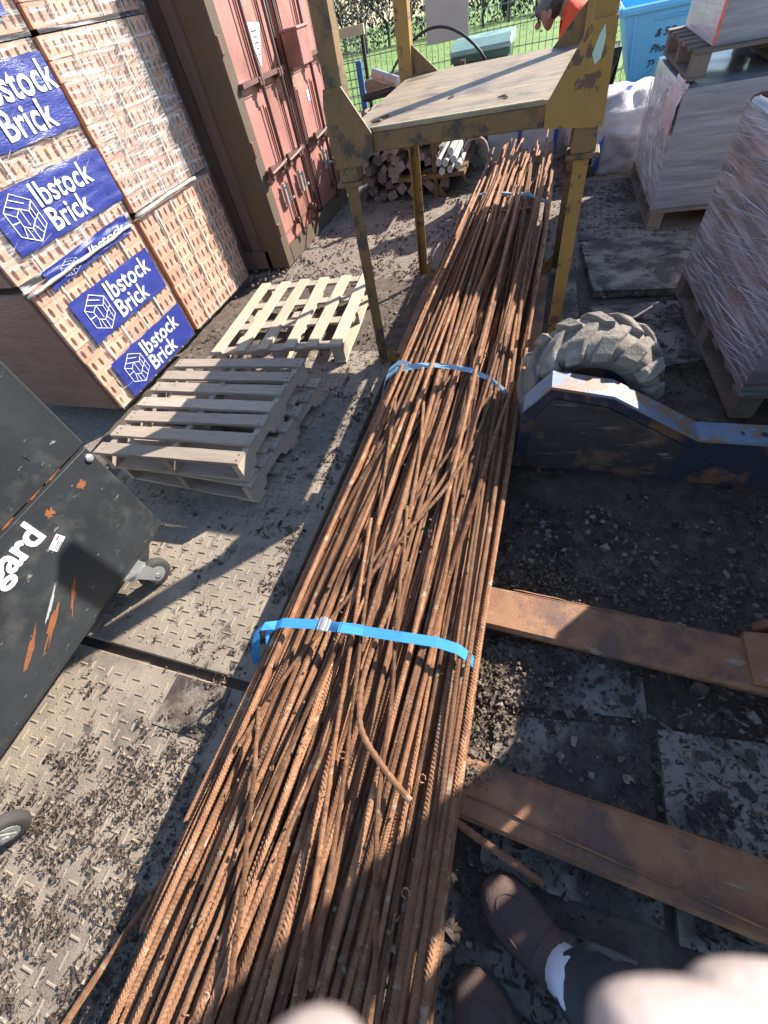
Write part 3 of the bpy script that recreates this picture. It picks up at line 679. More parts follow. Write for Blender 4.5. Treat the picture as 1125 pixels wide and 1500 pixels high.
# ================================================================ TOOL BOX ON CASTERS
tb = thing('site_tool_box', 'scuffed black steel tool box on casters at left', 'tool box', (-1.63, 0, 0))
b = MB(); b.box((-.35, .135, .467), (.70, 1.29, .525)); b.build('box_body', M['box'], tb, bevel=.006)
b = MB(); b.box((-.35, .135, .985), (.712, 1.30, .49)); lid = b.build('lid', M['box'], tb, bevel=.008)
b = MB(); b.box((-.001, .135, .7335), (.006, 1.28, .006)); b.build('hinge_seam', M['rubber'], tb)
b = MB(); b.box((-.35, .135, .192), (.66, 1.22, .022)); b.build('base_skid', M['rubber'], tb)
b = MB(); b.box((-.02, -.50, .188), (.22, .14, .012)); b.build('caster_plate', M['box'], tb, bevel=.002)
me = text_mesh('gard', .132, ext=.0006, bold=.028, align='RIGHT', spacing=.95); me.materials.append(M['white']); link('lettering', me, tb, (.0015, .432, .612), ROT_PX)
b = MB(); b.box((.001, .43, .56), (.0012, .062, .036), rot=(R_(15), 0, 0)); st = b.build('sticker', M['white'], tb)
b = MB(); b.box((.002, .446, .572), (.0008, .02, .008), rot=(R_(15), 0, 0)); b.build('red_mark', M['red_tape'], st)
b = MB()
for k in range(3): b.box((.002, .425, .553-.007*k+.004), (.0008, .04, .003), rot=(R_(15), 0, 0))
b.build('printed_line', M['black'], st)
b = MB(); b.tube([(0, .755, .69), (.008, .755, .69)], .016, 12); b.tube([(.008, .755, .69), (.012, .755, .69)], [.016, .009], 12); b.build('bolt', M['galv'], tb)
b = MB(); b.tube([(.004, .60, .86), (.0085, .60, .86)], .008, 10); b.box((.0065, .60, .846), (.004, .006, .018)); b.build('keyhole', M['rubber'], lid)
def blot(y, z, ry, rz_, seed, mat, name, ang=0):
    b = MB(); n = 18; P = []
    for k in range(n):
        a = k*2*math.pi/n; r = 1+.9*nz(math.cos(a)*1.3, math.sin(a)*1.3, seed, 2.6)
        u, v = math.cos(a)*ry*r, math.sin(a)*rz_*r
        P.append((.0012, y+u*math.cos(ang)-v*math.sin(ang), z+u*math.sin(ang)+v*math.cos(ang)))
    b.add(P, [tuple(range(n))]); b.build(name, M[mat], tb)
for k in range(11): blot(.74-.13*k*.9+.03*nz(k, 0, 0, 1.7), .745+.012*nz(k, 4, 0, 1.3), .025+.02*abs(nz(k, 7, 0, 1.9)), .006, 20+k, 'rust_spot', 'rust_patch')
blot(.655, .64, .016, .018, 1, 'rust_spot', 'rust_patch'); blot(.50, .655, .02, .016, 2, 'rust_spot', 'rust_patch'); 
blot(.18, .36, .012, .085, 3, 'rust_spot', 'rust_patch', R_(-62)); blot(.31, .37, .008, .08, 4, 'rust_spot', 'rust_patch', R_(-52)); blot(.08, .37, .011, .07, 9, 'rust_spot', 'rust_patch', R_(-60))
blot(.24, .42, .006, .075, 5, 'scuff', 'scuff_mark', R_(-60))
def caster(y, yaw, dx=0):
    b = MB(); b.box((-.05+dx, y, .178), (.11, .1, .008)); c = b.build('caster', M['galv'], tb)
    q = Euler((0, 0, yaw)).to_matrix()
    def T(p): return Vector((-.035+dx, y, 0)) + q @ Vector(p)
    k = MB()
    for s in (-1, 1):
        k.add([T(p) for p in ((-.03, s*.031, .174), (.05, s*.031, .174), (.078, s*.031, .06), (.03, s*.031, .06), (-.03, s*.026, .174), (.05, s*.026, .174), (.078, s*.026, .06), (.03, s*.026, .06))],
              [(0, 1, 2, 3), (7, 6, 5, 4), (0, 4, 5, 1), (1, 5, 6, 2), (2, 6, 7, 3), (3, 7, 4, 0)])
    k.tube([T((0, 0, .145)), T((0, 0, .175))], .028, 10); k.build('fork', M['galv'], c, fix=True)
    w = MB(); n = 20; R0 = .076
    prof = [(-.019, R0*.55), (-.022, R0*.9), (-.012, R0), (.012, R0), (.022, R0*.9), (.019, R0*.55)]
    V = [T(((.052)+math.cos(a)*r, t, R0+.0005+math.sin(a)*r)) for a in [i*2*math.pi/n for i in range(n)] for t, r in prof]; m_ = len(prof)
    F = [(i*m_+k2, i*m_+k2+1, ((i+1) % n)*m_+k2+1, ((i+1) % n)*m_+k2) for i in range(n) for k2 in range(m_-1)]
    w.add(V, F); w.build('wheel', M['tyre_dark'], c, smooth=True, fix=True)
    h = MB(); h.tube([T((.052, -.021, R0)), T((.052, .021, R0))], R0*.56, 18); h.tube([T((.052, -.034, R0)), T((.052, .034, R0))], .012, 8); h.build('hub', M['galv'], c)
caster(.52, R_(72), .02); caster(-.50, R_(60), .09) 
b = MB(); b.prism([(.52, .18), (.70, .20), (.60, .115), (.54, .115)], lambda u, v, d: (d, u, v), -.04, -.028); b.build('caster_bracket', M['box'], tb, fix=True)

# ================================================================ STEEL STILLAGE FRAME
fr = thing('stillage', 'tall worn yellow steel frame with a deck straddling the bars', 'stillage', (-.43, 3.08, 0))
XL, XR, YF, YB = -.54, .54, -.62, .65      # local post centres
def post(x, y, z0, z1, w, mat, d=None, th=.006):
    """angle-section post: two legs of an L"""
    b = MB(); sx = 1 if x < 0 else -1; sy = 1 if y < 0 else -1; d = d or w
    poly = [(0, 0), (sx*w, 0), (sx*w, sy*th), (sx*th, sy*th), (sx*th, sy*d), (0, sy*d)]
    b.prism([(x-sx*w/2+u, y-sy*d/2+v) for u, v in poly], lambda u, v, t: (u, v, t), z0, z1); return b.build('post', M[mat], fr, fix=True)
for x, y, mt in ((XL, YF, 'brown_paint'), (XR, YF, 'yellow'), (XL, YB, 'yellow'), (XR, YB, 'brown_paint')):
    post(x, y, .012, 1.16, .062, mt)
    b = MB(); b.box((x, y, 1.60), (.082, .082, 1.02)); b.build('upright', M['yellow' if (x > 0 or y > 0) else 'brown_paint'], fr, bevel=.004)
    b = MB(); b.box((x, y, 1.065), (.10, .10, .09), taper=.86); b.box((x, y, 1.012), (.135, .125, .02)); b.build('collar', M['brown_paint'], fr, bevel=.004)
# gusset plates on the front and back planes, foot gussets
def gus(poly, y, mt, th=.012): b = MB(); b.prism(poly, lambda u, v, d: (u, d, v), y, y+th); return b.build('gusset', M[mt], fr, fix=True)
gus([(XL-.06, 1.08), (XL+.07, 1.08), (XL+.15, 1.12), (XL+.15, 1.195), (XL+.04, 1.36), (XL-.045, 1.36), (XL-.06, 1.30)], YF-.0545, 'brown_paint')
gus([(XR+.06, 1.10), (XR-.17, 1.12), (XR-.17, 1.195), (XR-.04, 1.40), (XR+.045, 1.40)], YF-.0545, 'yellow')
gus([(XL+.04, 1.205), (XL+.20, 1.205), (XL+.04, 1.34)], YB-.006, 'brown_paint'); gus([(XR-.04, 1.205), (XR-.20, 1.205), (XR-.04, 1.36)], YB-.006, 'brown_paint')
for x, s in ((XL, 1), (XR, -1)):
    for y, mt in ((YF-.01, 'yellow'), (YB-.01, 'yellow')):
        gus([(x+s*.033, .012), (x+s*.12, .012), (x+s*.033, .13)], y, mt, .008)
for y, n_ in ((YF, 0), (YB, 1)):
    b = MB(); b.box((0, y, 1.154), (2*XR+.06, .07, .068)); b.build('beam', M['brown_paint'], fr, bevel=.004)
for x in (XL, XR):
    b = MB(); b.box((x, (YF+YB)/2, 1.154), (.06, YB-YF-.075, .066)); b.build('side_beam', M['brown_paint'], fr, bevel=.004)
b = MB(); b.box((0, (YF+YB)/2, 1.1965), (2*XR-.02, YB-YF+.06, .016)); dk = b.build('deck', M['table'], fr, bevel=.003)
b = MB(); b.box((-.02, YF-.022, 1.2065), (2*XR-.32, .010, .004)); b.build('deck_edge', M['wood_y'], fr)
b = MB()
for x, y, a in ((-.40, -.48, .4), (-.1, -.30, 1.1), (-.42, -.555, .2), (.2, -.5, 2)):
    b = MB(); b.tube([(x, y, 1.209), (x+.04*math.cos(a), y+.04*math.sin(a), 1.211), (x+.06*math.cos(a+.5), y+.05*math.sin(a+.5), 1.209)], [.003, .006, .002], 5); b.build('twig', M['clod'], fr)
b = MB(); b.box((0, .02, .004), (.98, 1.12, .012)); b.build('base_plate', M['rust_steel'], fr, bevel=.002)
b = MB(); b.prism([(.515, 1.315), (.53, 1.285), (.548, 1.30), (.553, 1.35), (.545, 1.385), (.53, 1.36)], lambda u, v, d: (u, d, v), YF-.0558, YF-.0545); b.build('paint_smear', M['strap_g'], fr, fix=True)

for o in fr.children:                                     # deck level
    if o.name.split('.')[0] in ('upright', 'collar', 'beam', 'side_beam', 'deck', 'deck_edge', 'twig', 'paint_smear') or (o.name.split('.')[0] == 'gusset' and o.data.vertices[0].co.z > .5):
        o.location.z = .036

# ================================================================ REBAR BUNDLE: every bar a thing
def rebar_mesh(seed, L=8.0, r=.0118, bow=.02, far_from=3.6):
    rr = random.Random(seed); n = 8; V = []; F = []
    ys = []; y = 0.0
    while y < L:
        if y < 6.0: ys += [(y, 0), (y+.0045, 0), (y+.007, 1), (y+.0115, 1)]; y += .0145
        else: ys.append((y, .5)); y += .08
    ys.append((L, 0)); ph = rr.random()*10
    for y, rib in ys:
        cx = bow*nz(y, seed, 0, .45)+.0025*nz(y, seed, 5, 2.0); cz = .4*bow*nz(y, seed, 9, .5)
        for k in range(n):
            a = k*2*math.pi/n; rad = r*(1.0+.14*rib)*(1+.06*nz(y, k, seed, 40))
            V.append((cx+rad*math.cos(a), y+.016*abs(math.sin(a)) if rib != .5 else y, cz+rad*math.sin(a)))
    m_ = len(ys)
    F = [(i*n+k, (i+1)*n+k, (i+1)*n+(k+1) % n, i*n+(k+1) % n) for i in range(m_-1) for k in range(n)]
    F += [tuple(range(n)), tuple(range((m_-1)*n, m_*n))[::-1]]
    me = bpy.data.meshes.new('rebar'); me.from_pydata(V, [], F); me.materials.append(M['rust'])
    return me
RB = [rebar_mesh(100+i, r=(.0088 if i < 5 else .0066 if i < 9 else .0108), bow=.018+.014*(i % 3)) for i in range(12)]
BL = 'rusty ribbed steel bar lying in the blue-strapped bundle'; BG = 'rusty bars of the long strapped bundle'
br = random.Random(42)
def bar(p0, p1, me=None, label=BL, group=BG):
    """a straight bar from its near end p0 to its far end p1"""
    p0 = Vector(p0); p1 = Vector(p1); d = p1-p0; L = d.length
    o = link('rebar', me or RB[br.randrange(12)], None, p0)
    o.rotation_mode = 'YXZ'; o.rotation_euler = (math.asin(d.z/L), br.uniform(0, 6.28), math.atan2(-d.x, d.y)); o.scale = (1, L/8.0, 1)
    return tag(o, label, 'rebar', group)
XC = -.435
nl = 6
for lay in range(nl):
    top = lay >= nl-2
    cnt = (33, 33, 35, 35, 35, 27)[lay]; hw = (.395, .40, .395, .375, .345, .30)[lay]
    for i in range(cnt):
        s0 = -1+2*(i+.5)/cnt+br.uniform(-.5, .5)/cnt
        s1 = s0+br.gauss(0, .09 if lay < 3 else .24 if lay < 4 else .34); s1 = max(-1.05, min(1.05, s1))
        y0 = br.uniform(-2.0, -.95); y1 = br.uniform(4.7, 6.3) if lay < 4 else br.uniform(4.5, 5.7)
        if top and br.random() < .30: y0 = br.uniform(-.75, 2.0)
        if s0 < -.62: y0 = br.uniform(-.75, .15) if lay > 1 else br.uniform(-1.2, -.3)
        if br.random() < .15: y1 = br.uniform(2.6, 4.6)
        xa, xb = XC+s0*(hw+.005), XC+.085+s1*(hw*.82)         # at y=.4 and y=4.4
        if lay < 3: xa += 0
        gx = (xb-xa)/4.0; za = .085+lay*.0225+br.uniform(-.010, .013); zb = za+br.uniform(-.006, .018) + (.02 if lay > 3 else 0)
        gz = (zb-za)/4.0
        fan = 0
        bar((xa+gx*(y0-.4)+fan*max(0, .4-y0), y0, za+gz*(y0-.4)), (xb+gx*(y1-4.4)*1.5+br.gauss(0, .03), y1, zb+gz*(y1-4.4)+br.uniform(.02, .24)))
# a few that one can single out
bar((-1.03, -.80, .035), (-.24, 1.35, .285), RB[0], 'long rusty bar straying out of the bundle to the bottom left corner', None)
bar((-.475, -.52, .245), (-.72, .12, .262), RB[6], 'pale rusty bar crossing the bundle near the bottom edge', None)
bar((-.73, .00, .262), (-.16, 1.80, .278), RB[7], 'thin rusty bar slanting across the top of the bundle under the near strap', None)
for x0, y0, x1, y1, lb in ((-.62, 2.0, -.10, 4.6, 'rusty bar crossing steeply over the bundle between the middle strap and the deck'), (-.20, 1.1, -.52, 3.9, 'rusty bar crossing leftwards over the middle of the bundle'), (-.70, .9, -.30, 3.2, 'rusty bar slanting rightwards over the bundle just beyond the near strap'), (-.30, -.4, -.66, 1.7, 'rusty bar slanting leftwards under the near strap'), (-.15, -.55, -.42, 1.0, 'rusty bar slanting leftwards over the near end of the bundle')):
    bar((x0, y0, .272), (x1, y1, .285), RB[br.randrange(9)], lb, None)
bar((-.60, 2.9, .285), (-.06, 5.2, .33), RB[3], 'rusty bar slanting across the far half of the bundle left to right', None)
bar((-.10, 2.9, .285), (-.62, 5.0, .33), RB[8], 'rusty bar slanting across the far half of the bundle right to left', None)
def bent_bar(path, r, label):
    P = [Vector(p) for p in path]
    Q = []
    for i in range(len(P)-1):                                   # Catmull-Rom through the points
        a, b_, c, d = P[max(i-1, 0)], P[i], P[i+1], P[min(i+2, len(P)-1)]
        n = max(3, int((c-b_).length/.006))
        for k in range(n):
            t = k/n; Q.append(.5*((2*b_)+(c-a)*t+(2*a-5*b_+4*c-d)*t*t+(3*b_-a-3*c+d)*t**3))
    Q.append(P[-1]); b = MB(); b.tube(Q, [r*(1.14 if (i//2) % 2 else .98) for i in range(len(Q))], 8)
    return tag(b.build('rebar', M['rust']), label, 'rebar')
xr = random.Random(91)
for k in range(16):                                       # sprung bars crossing the pile
    y0 = xr.uniform(-.9, 2.6); L_ = xr.uniform(1.3, 2.6); x0 = XC+xr.uniform(-.33, .33); x1 = max(XC-.33, min(XC+.34, x0+xr.uniform(-.40, .40)))
    bar((x0, y0, .250+.02*xr.random()), (x1+.03, y0+L_, .262+.03*xr.random()), RB[xr.randrange(9)])
bent_bar([(-.66, 2.6, .27), (-.60, 2.2, .285), (-.50, 1.7, .292), (-.43, 1.3, .30), (-.40, .95, .275)], .0075, 'thin sprung rod bowing over the bundle between the two near straps')
bent_bar([(-.16, 1.75, .285), (-.20, 1.4, .295), (-.28, 1.1, .298), (-.40, .85, .285), (-.50, .62, .27)], .0075, 'thin rod curving leftwards across the bundle beside the forklift leg')
bent_bar([(-.36, .75, .262), (-.385, .45, .275), (-.392, .30, .282), (-.375, .20, .286), (-.34, .13, .287), (-.25, .06, .284), (-.165, .01, .275)], .0085, 'bent rusty rod curving across the bundle below the near blue strap')
bent_bar([(-.085, 1.5, .16), (-.085, .8, .145), (-.082, .3, .13), (-.078, .06, .118), (-.062, .012, .11), (-.02, -.008, .10), (.09, -.04, .075), (.215, -.075, .012)], .0105, 'rusty bar bent out sideways from the bundle above the shoe')
bent_bar([(-.60, 4.10, .335), (-.50, 4.06, .345), (-.33, 4.03, .35), (-.20, 4.06, .345), (-.12, 4.12, .335)], .008, 'thin bent rod lying across the bundle below the far blue string')
def on_bundle(r):
    s = r.uniform(-1, 1); y = r.uniform(-.7, 2.6)
    return XC+s*.36*(1-.03*y), y, .258-.05*abs(s)**3, r.uniform(.003, .009)
wsr = random.Random(61); wsm = MB()
for _ in range(55):
    x, y, z, r_ = on_bundle(wsr); z += .012; a = wsr.random()*6.28; R0 = wsr.uniform(.004, .011)
    wsm.tube([(x+R0*math.cos(a+t*.9)*(1+.5*nz(t, x*9, y)), y+R0*math.sin(a+t*.9), z+.004*math.sin(t*1.7)) for t in range(7)], .0016, 4)
tag(wsm.build('wire_scraps', M['rust']), 'scraps of twisted tie wire caught on top of the rusty bars', 'wire', kind='stuff')
clods('soil_lumps', 220, on_bundle, M['clod'], 'dry mud and leaf crumbs caught between the rusty bars', 31)

# straps
def strap(name, label, path, hw, mat, yaw=0):
    path = [(x, y, z+.016*min(1, max(0, (z-.15)/.1))) for x, y, z in path]
    o_l = Vector(path[len(path)//2]); o = thing(name, label, 'strap', o_l)
    b = MB(); b.ribbon([Vector(p)-o_l for p in path], hw, .0028); b.build('webbing', M[mat], o); return o, o_l
s1, l1 = strap('lashing_strap', 'bright blue lashing strap with a buckle round the near bars',
    [(-.835, .33, .10), (-.832, .35, .17), (-.812, .37, .235), (-.77, .385, .272), (-.74, .40, .288), (-.60, .42, .296), (-.45, .43, .298), (-.30, .44, .296), (-.18, .452, .284), (-.11, .452, .262), (-.065, .445, .215), (-.045, .435, .15), (-.04, .43, .09)],
    [Vector((0, .0165, .004))]*13, 'strap_b')
b = MB(); b.box(Vector((-.575, .4225, .3165))-l1, (.042, .046, .009)); b.box(Vector((-.575, .4225, .323))-l1, (.016, .052, .008)); b.build('buckle', M['galv'], s1, bevel=.002)
b = MB(); b.box(Vector((-.475, .429, .3165))-l1, (.09, .037, .0025), rot=(0, 0, R_(4))); b.build('webbing_tail', M['strap_b'], s1)
b = MB()
for k in range(5): b.box(Vector((-.545+.008*k, .4255, .3175))-l1, (.002, .034, .002))
b.build('stitching', M['black'], s1)
b = MB(); b.ribbon([Vector(p)-l1 for p in ((-.76, .388, .30), (-.80, .37, .312), (-.83, .35, .29), (-.838, .33, .25), (-.855, .31, .20), (-.875, .295, .14), (-.885, .285, .095))], [Vector((0, .016, .003)), Vector((.004, .015, .004)), Vector((.008, .013, .006)), Vector((.010, .012, 0)), Vector((.012, .010, 0)), Vector((.012, .010, 0)), Vector((.012, .009, 0))], .002); b.build('loose_end', M['strap_b'], s1)
s2, l2 = strap('lashing_strap', 'faded blue strap round the bars in front of the steel frame',
    [(-.795, 1.84, .10), (-.79, 1.86, .19), (-.765, 1.89, .262), (-.71, 1.93, .290), (-.60, 1.955, .300), (-.49, 1.96, .304), (-.38, 1.945, .304), (-.29, 1.925, .300), (-.18, 1.87, .287), (-.10, 1.825, .25), (-.05, 1.80, .16)],
    [Vector((0, .016, .006)), Vector((0, .016, .008)), Vector((0, .020, .006)), Vector((0, .018, .008)), Vector((0, .012, .010)), Vector((0, .015, .004)), Vector((0, .010, .008)), Vector((0, .013, .006)), Vector((0, .010, .008)), Vector((0, .012, .006)), Vector((0, .014, .004))], 'strap_f')
b = MB(); b.ribbon([Vector(p)-l2 for p in ((-.765, 1.89, .275), (-.75, 1.915, .312), (-.70, 1.955, .335), (-.64, 1.952, .33))], Vector((.004, .012, .008)), .002); b.build('loose_end', M['strap_f'], s2)
s3 = thing('tie_string', 'loose blue string tied round the far end of the bars', 'string', (-.33, 4.35, .35))
b = MB()
for k in range(3):
    b.tube([(-.31+.62*t/12, .05-.20*(t/12)**1.5+.018*nz(t, k, 0, .6)+.012*k, .02+.02*nz(t, k, 4, .5)-(.09*(t/12-.75)*2 if t > 9 else 0)-(.05 if t == 0 else 0)) for t in range(13)], .007, 6)
b.build('cord', M['strap_f'], s3, smooth=True)

# ================================================================ TRUCK-MOUNTED FORKLIFT (only its leg, wheel and forks reach into the picture)
fk = thing('forklift', 'blue forklift leg, muddy wheel and rusty forks reaching in from the right', 'forklift', (.4, 1.5, 0))
def lg(p): return (p[0]-.4, p[1]-1.5, p[2])
poly = [(-.03, .045), (.005, .40), (.10, .525), (.34, .488), (.70, .290), (1.45, .285), (1.45, .05), (.66, .025), (.60, .035)]
b = MB(); b.prism(poly, lambda u, v, d: lg((u, d, v)), 1.515, 1.60); b.build('leg_plate', M['arm_blue'], fk, fix=True, bevel=.004)
inner = [(.03, .07), (.055, .37), (.115, .475), (.33, .44), (.66, .262), (.66, .07)]
b = MB(); b.prism(inner, lambda u, v, d: lg((u, d, v)), 1.506, 1.5155); sp = b.build('side_panel', M['arm_dark'], fk, fix=True)
for x, z in ((.10, .10), (.57, .10), (.14, .43)): b = MB(); b.tube([lg((x, 1.507, z)), lg((x, 1.502, z))], .009, 6); b.build('bolt', M['arm_dark'], fk)
top = [(.0, .40), (.10, .527), (.34, .49), (.70, .292), (1.45, .287)]
b = MB()
for (u0, v0), (u1, v1) in zip(top[:-1], top[1:]):
    b.add([lg(q) for q in ((u0, 1.50, v0), (u1, 1.50, v1), (u1, 1.612, v1), (u0, 1.612, v0), (u0, 1.50, v0+.012), (u1, 1.50, v1+.012), (u1, 1.612, v1+.012), (u0, 1.612, v0+.012))],
          [(0, 3, 2, 1), (4, 5, 6, 7), (0, 1, 5, 4), (2, 3, 7, 6), (1, 2, 6, 5), (3, 0, 4, 7)])
b.build('fender', M['blue_paint'], fk)
b = MB()
for x in (.79, .85, .93): b.tube([lg((x, 1.545+.01*(x > .8), .299)), lg((x, 1.545+.01*(x > .8), .303))], .014, 8)
b.build('hole', M['rubber'], fk)
# wheel: carcass of revolution with chevron lugs
CX, CY, CZ, RW = .27, 1.815, .325, .285
wv = MB(); n = 40; prof = [(-.115, RW*.60), (-.135, RW*.80), (-.128, RW*.94), (-.09, RW), (0, RW*1.015), (.09, RW), (.128, RW*.94), (.135, RW*.80), (.115, RW*.60)]; m_ = len(prof)
V = [lg((CX+math.cos(a)*r, CY+t, CZ+math.sin(a)*r)) for a in [i*2*math.pi/n for i in range(n)] for t, r in prof]
F = [(i*m_+k, i*m_+k+1, ((i+1) % n)*m_+k+1, ((i+1) % n)*m_+k) for i in range(n) for k in range(m_-1)]
wv.add(V, F); wheel = wv.build('wheel', M['tyre'], fk, smooth=True, fix=True)
lug = MB(); NL = 15; lr = random.Random(5)
for s in (-1, 1):
    for i in range(NL):
        a0 = (i+(.5 if s > 0 else 0))*2*math.pi/NL
        # each lug: swept block from the centre line out over the shoulder
        pts = [(.0, 1.02, 0.0), (.05, 1.015, .10), (.10, .99, .20), (.143, .90, .27), (.146, .78, .30)]
        V = []; hw_ = .128
        for t, rf, da in pts:
            for e in (-1, 1):
                w_ = hw_*(.75+.5*t/.146)*(1+.12*lr.uniform(-1, 1))
                for dr in (0, .024):
                    a = a0+da+e*w_*(1 if dr == 0 else .78); r = RW*rf+(dr if t < .142 else dr*.35)-(.006 if dr == 0 else 0)+lr.uniform(-.003, .003)
                    tt = (t+(.016 if (t > .14 and dr) else 0))*s
                    V.append(lg((CX+math.cos(a)*r, CY+tt, CZ+math.sin(a)*r)))
        F = []
        for k in range(len(pts)-1):
            o = k*4; q = o+4
            F += [(o+1, q+1, q+3, o+3), (o, o+1, q+1, q)[::-1], (o+2, q+2, q+3, o+3)[::-1]]
        F += [(0, 1, 3, 2), (16, 18, 19, 17)]
        lug.add(V, F)
lug.build('tread_lug', M['tyre'], wheel, smooth=False, fix=True, bevel=.005)
b = MB(); b.tube([lg((CX, CY-.10, CZ)), lg((CX, CY+.10, CZ))], RW*.6, 24); b.build('rim', M['arm_blue'], wheel)
# forks: tapered blades on the ground, heels and carriage brackets at right
def fork(xa, ya0, ya1, xb, yb0, yb1, z0, z1, th):
    b = MB()
    A = [(xa, ya0, z0), (xb, yb0, z1), (xb, yb1, z1), (xa, ya1, z0)]
    b.add([lg(p_) for p_ in A]+[lg((p_[0], p_[1], p_[2]-(th if p_[0] > .3 else th*.55))) for p_ in A],
          [(0, 1, 2, 3), (7, 6, 5, 4), (0, 4, 5, 1), (1, 5, 6, 2), (2, 6, 7, 3), (3, 7, 4, 0)])
    return b.build('fork', M['rust_steel'], fk, fix=True, bevel=.012)
fork(-.62, .66, .83, 1.06, .57, .75, .072, .108, .052)
fork(-.60, .045, .205, 1.3, -.07, .115, .072, .108, .052)
fd = random.Random(12)
for xa, ya, xb, yb in ((-.02, .075, .95, -.03), (.05, .80, .62, .76)):
    P = [lg((xa+(xb-xa)*t/14, ya+(yb-ya)*t/14+fd.uniform(-.003, .003), .079+(.028*(xa+(xb-xa)*t/14+.6)/1.8)+.0005)) for t in range(15)]
    rg = MB(); rg.tube(P, [.0015+.0025*fd.random() for _ in P], 5); rg.build('scale_ridge', M['rust_steel'], fk)
b = MB()
b.prism([(.80, .07), (.98, .07), (.98, .30), (.93, .30), (.88, .135), (.80, .118)], lambda u, v, d: lg((u, d, v)), .60, .775); b.prism([(.86, .05), (.99, .05), (.99, .12), (.88, .10)], lambda u, v, d: lg((u, d, v)), .81, .845); b.prism([(.86, .05), (.99, .05), (.99, .12), (.88, .10)], lambda u, v, d: lg((u, d, v)), .515, .55)
b.build('fork_bracket', M['rust_steel'], fk, fix=True, bevel=.005)
b = MB(); b.box(lg((1.085, .66, .40)), (.05, .15, .66)); b.box(lg((1.325, .02, .40)), (.05, .16, .66)); b.build('fork_shank', M['rust_steel'], fk, bevel=.006)
b = MB(); b.box(lg((1.45, .70, .66)), (.40, 2.4, .88)); b.build('chassis', M['arm_blue'], fk, bevel=.02)  # out of view; position and height set to shape the shadow at right
for y in (1.02, 1.64):  # unseen mast and cross members, placed for their shadow on the near bars
    b = MB(); b.box(lg((1.36, y, 1.62)), (.12, .10, 1.9)); b.build('mast', M['arm_blue'], fk, bevel=.006)
for z in (1.15, 1.62, 2.05, 2.5):
    b = MB(); b.box(lg((1.36, 1.33, z)), (.08, .515, .10)); b.build('cross_member', M['arm_blue'], fk, bevel=.006)
for y in (1.18, 1.30, 1.46):  # unseen hoses added between the uprights to break up the mast's shadow
    b = MB(); b.tube([lg((1.38, y, 1.0)), lg((1.36, y+.03, 1.7)), lg((1.38, y, 2.45))], .035, 8); b.build('hydraulic_hose', M['rubber'], fk)

# ================================================================ WRAPPED LOADS ON PALLETS
def block_pallet(p, lx, ly, seed, wood='wood_dark', z=0):
    """pallet parts at local origin corner (0,0): boards across, blocks, runners"""
    rr = random.Random(seed)
    bm_ = [board_mesh(lx, .10, .018, seed*7+k, M[wood]) for k in range(2)]
    n = 7
    for i in range(n): link('board', bm_[i % 2], p, (lx/2+rr.uniform(-.01, .01), .05+(ly-.1)*i/(n-1), z+.131), (0, 0, rr.uniform(-.02, .02)))
    k = MB(); k.box((0, 0, 0), (.10, .11, .10)); km = k.mesh('block', M[wood])
    rm = board_mesh(.10, ly, .02, seed*7+5, M[wood])
    for x in (.055, lx/2, lx-.055):
        for y in (.06, ly/2, ly-.06): link('block', km, p, (x, y, z+.0715))
        link('runner', rm, p, (x, ly/2, z+.0105))
def wrapped(p, x0, x1, y0, y1, z0, z1, mats, seed, bulge=.012, course=.2, nxy=30, nzz=34, topcut=0):
    """wrapped stack: slightly bulging faces, courses pressing through the film"""
    V = []; F = []; MI = []; rr = random.Random(seed)
    def face(fn, nu, nv, mi, nrm):
        o = len(V)
        for j in range(nv+1):
            for i in range(nu+1):
                q = Vector(fn(i/nu, j/nv)); u = i/nu; v = j/nv
                edge = min(u, 1-u, v, 1-v); e = min(1, edge*8)
                h = e*(bulge*(.5+nz(q.x+q.y, q.z, seed, 3.0)) + .005*nz((q.x+q.y)+q.z*1.3, (q.x+q.y)*.15, seed+3, 22))
                if mi < 2:
                    zz = (q.z-z0) % course; h -= e*.007*math.exp(-(min(zz, course-zz)/.012)**2)
                V.append(q+Vector(nrm)*h)
        for j in range(nv):
            for i in range(nu): F.append((o+j*(nu+1)+i, o+j*(nu+1)+i+1, o+(j+1)*(nu+1)+i+1, o+(j+1)*(nu+1)+i)); MI.append(mi)
    face(lambda u, v: (x0, y1+(y0-y1)*u, z0+(z1-z0)*v), nxy, nzz, 0, (-1, 0, 0))
    face(lambda u, v: (x0+(x1-x0)*u, y0, z0+(z1-z0)*v), nxy, nzz, 1, (0, -1, 0))
    face(lambda u, v: (x1, y0+(y1-y0)*u, z0+(z1-z0)*v), 12, 12, 1, (1, 0, 0))
    face(lambda u, v: (x1+(x0-x1)*u, y1, z0+(z1-z0)*v), 12, 12, 1, (0, 1, 0))
    face(lambda u, v: (x0+(x1-x0)*u, y0+(y1-y0)*v, z1), 16, 16, 2, (0, 0, 1))
    b = MB(); b.v = [tuple(q) for q in V]; b.f = F; b.mi = MI
    return b.build('wrapped_stack', mats, p, smooth=True)
def pleats(p, fn, n, mat, seed, wl=(.0012, .004), name='film_pleat'):
    """ridges of gathered film lying over a face: fn(rr) -> two points and the outward normal"""
    rr = random.Random(seed); f = MB()
    for _ in range(n):
        a, c, nr = fn(rr); a = Vector(a); c = Vector(c); nr = Vector(nr); d = (c-a).normalized(); w = nr.cross(d)*rr.uniform(*wl); k = 4; V = []
        for i in range(k+1):
            t = i/k; q = a.lerp(c, t)+w*rr.uniform(-.8, .8); e = 1-abs(2*t-1)*.85
            V += [q+w*e, q-w*e, q+nr*.005*e]
        F = []
        for i in range(k): o = i*3; F += [(o, o+3, o+5, o+2), (o+2, o+5, o+4, o+1)]
        f.add(V, F)
    return stuff(f.build(name, mat, p))
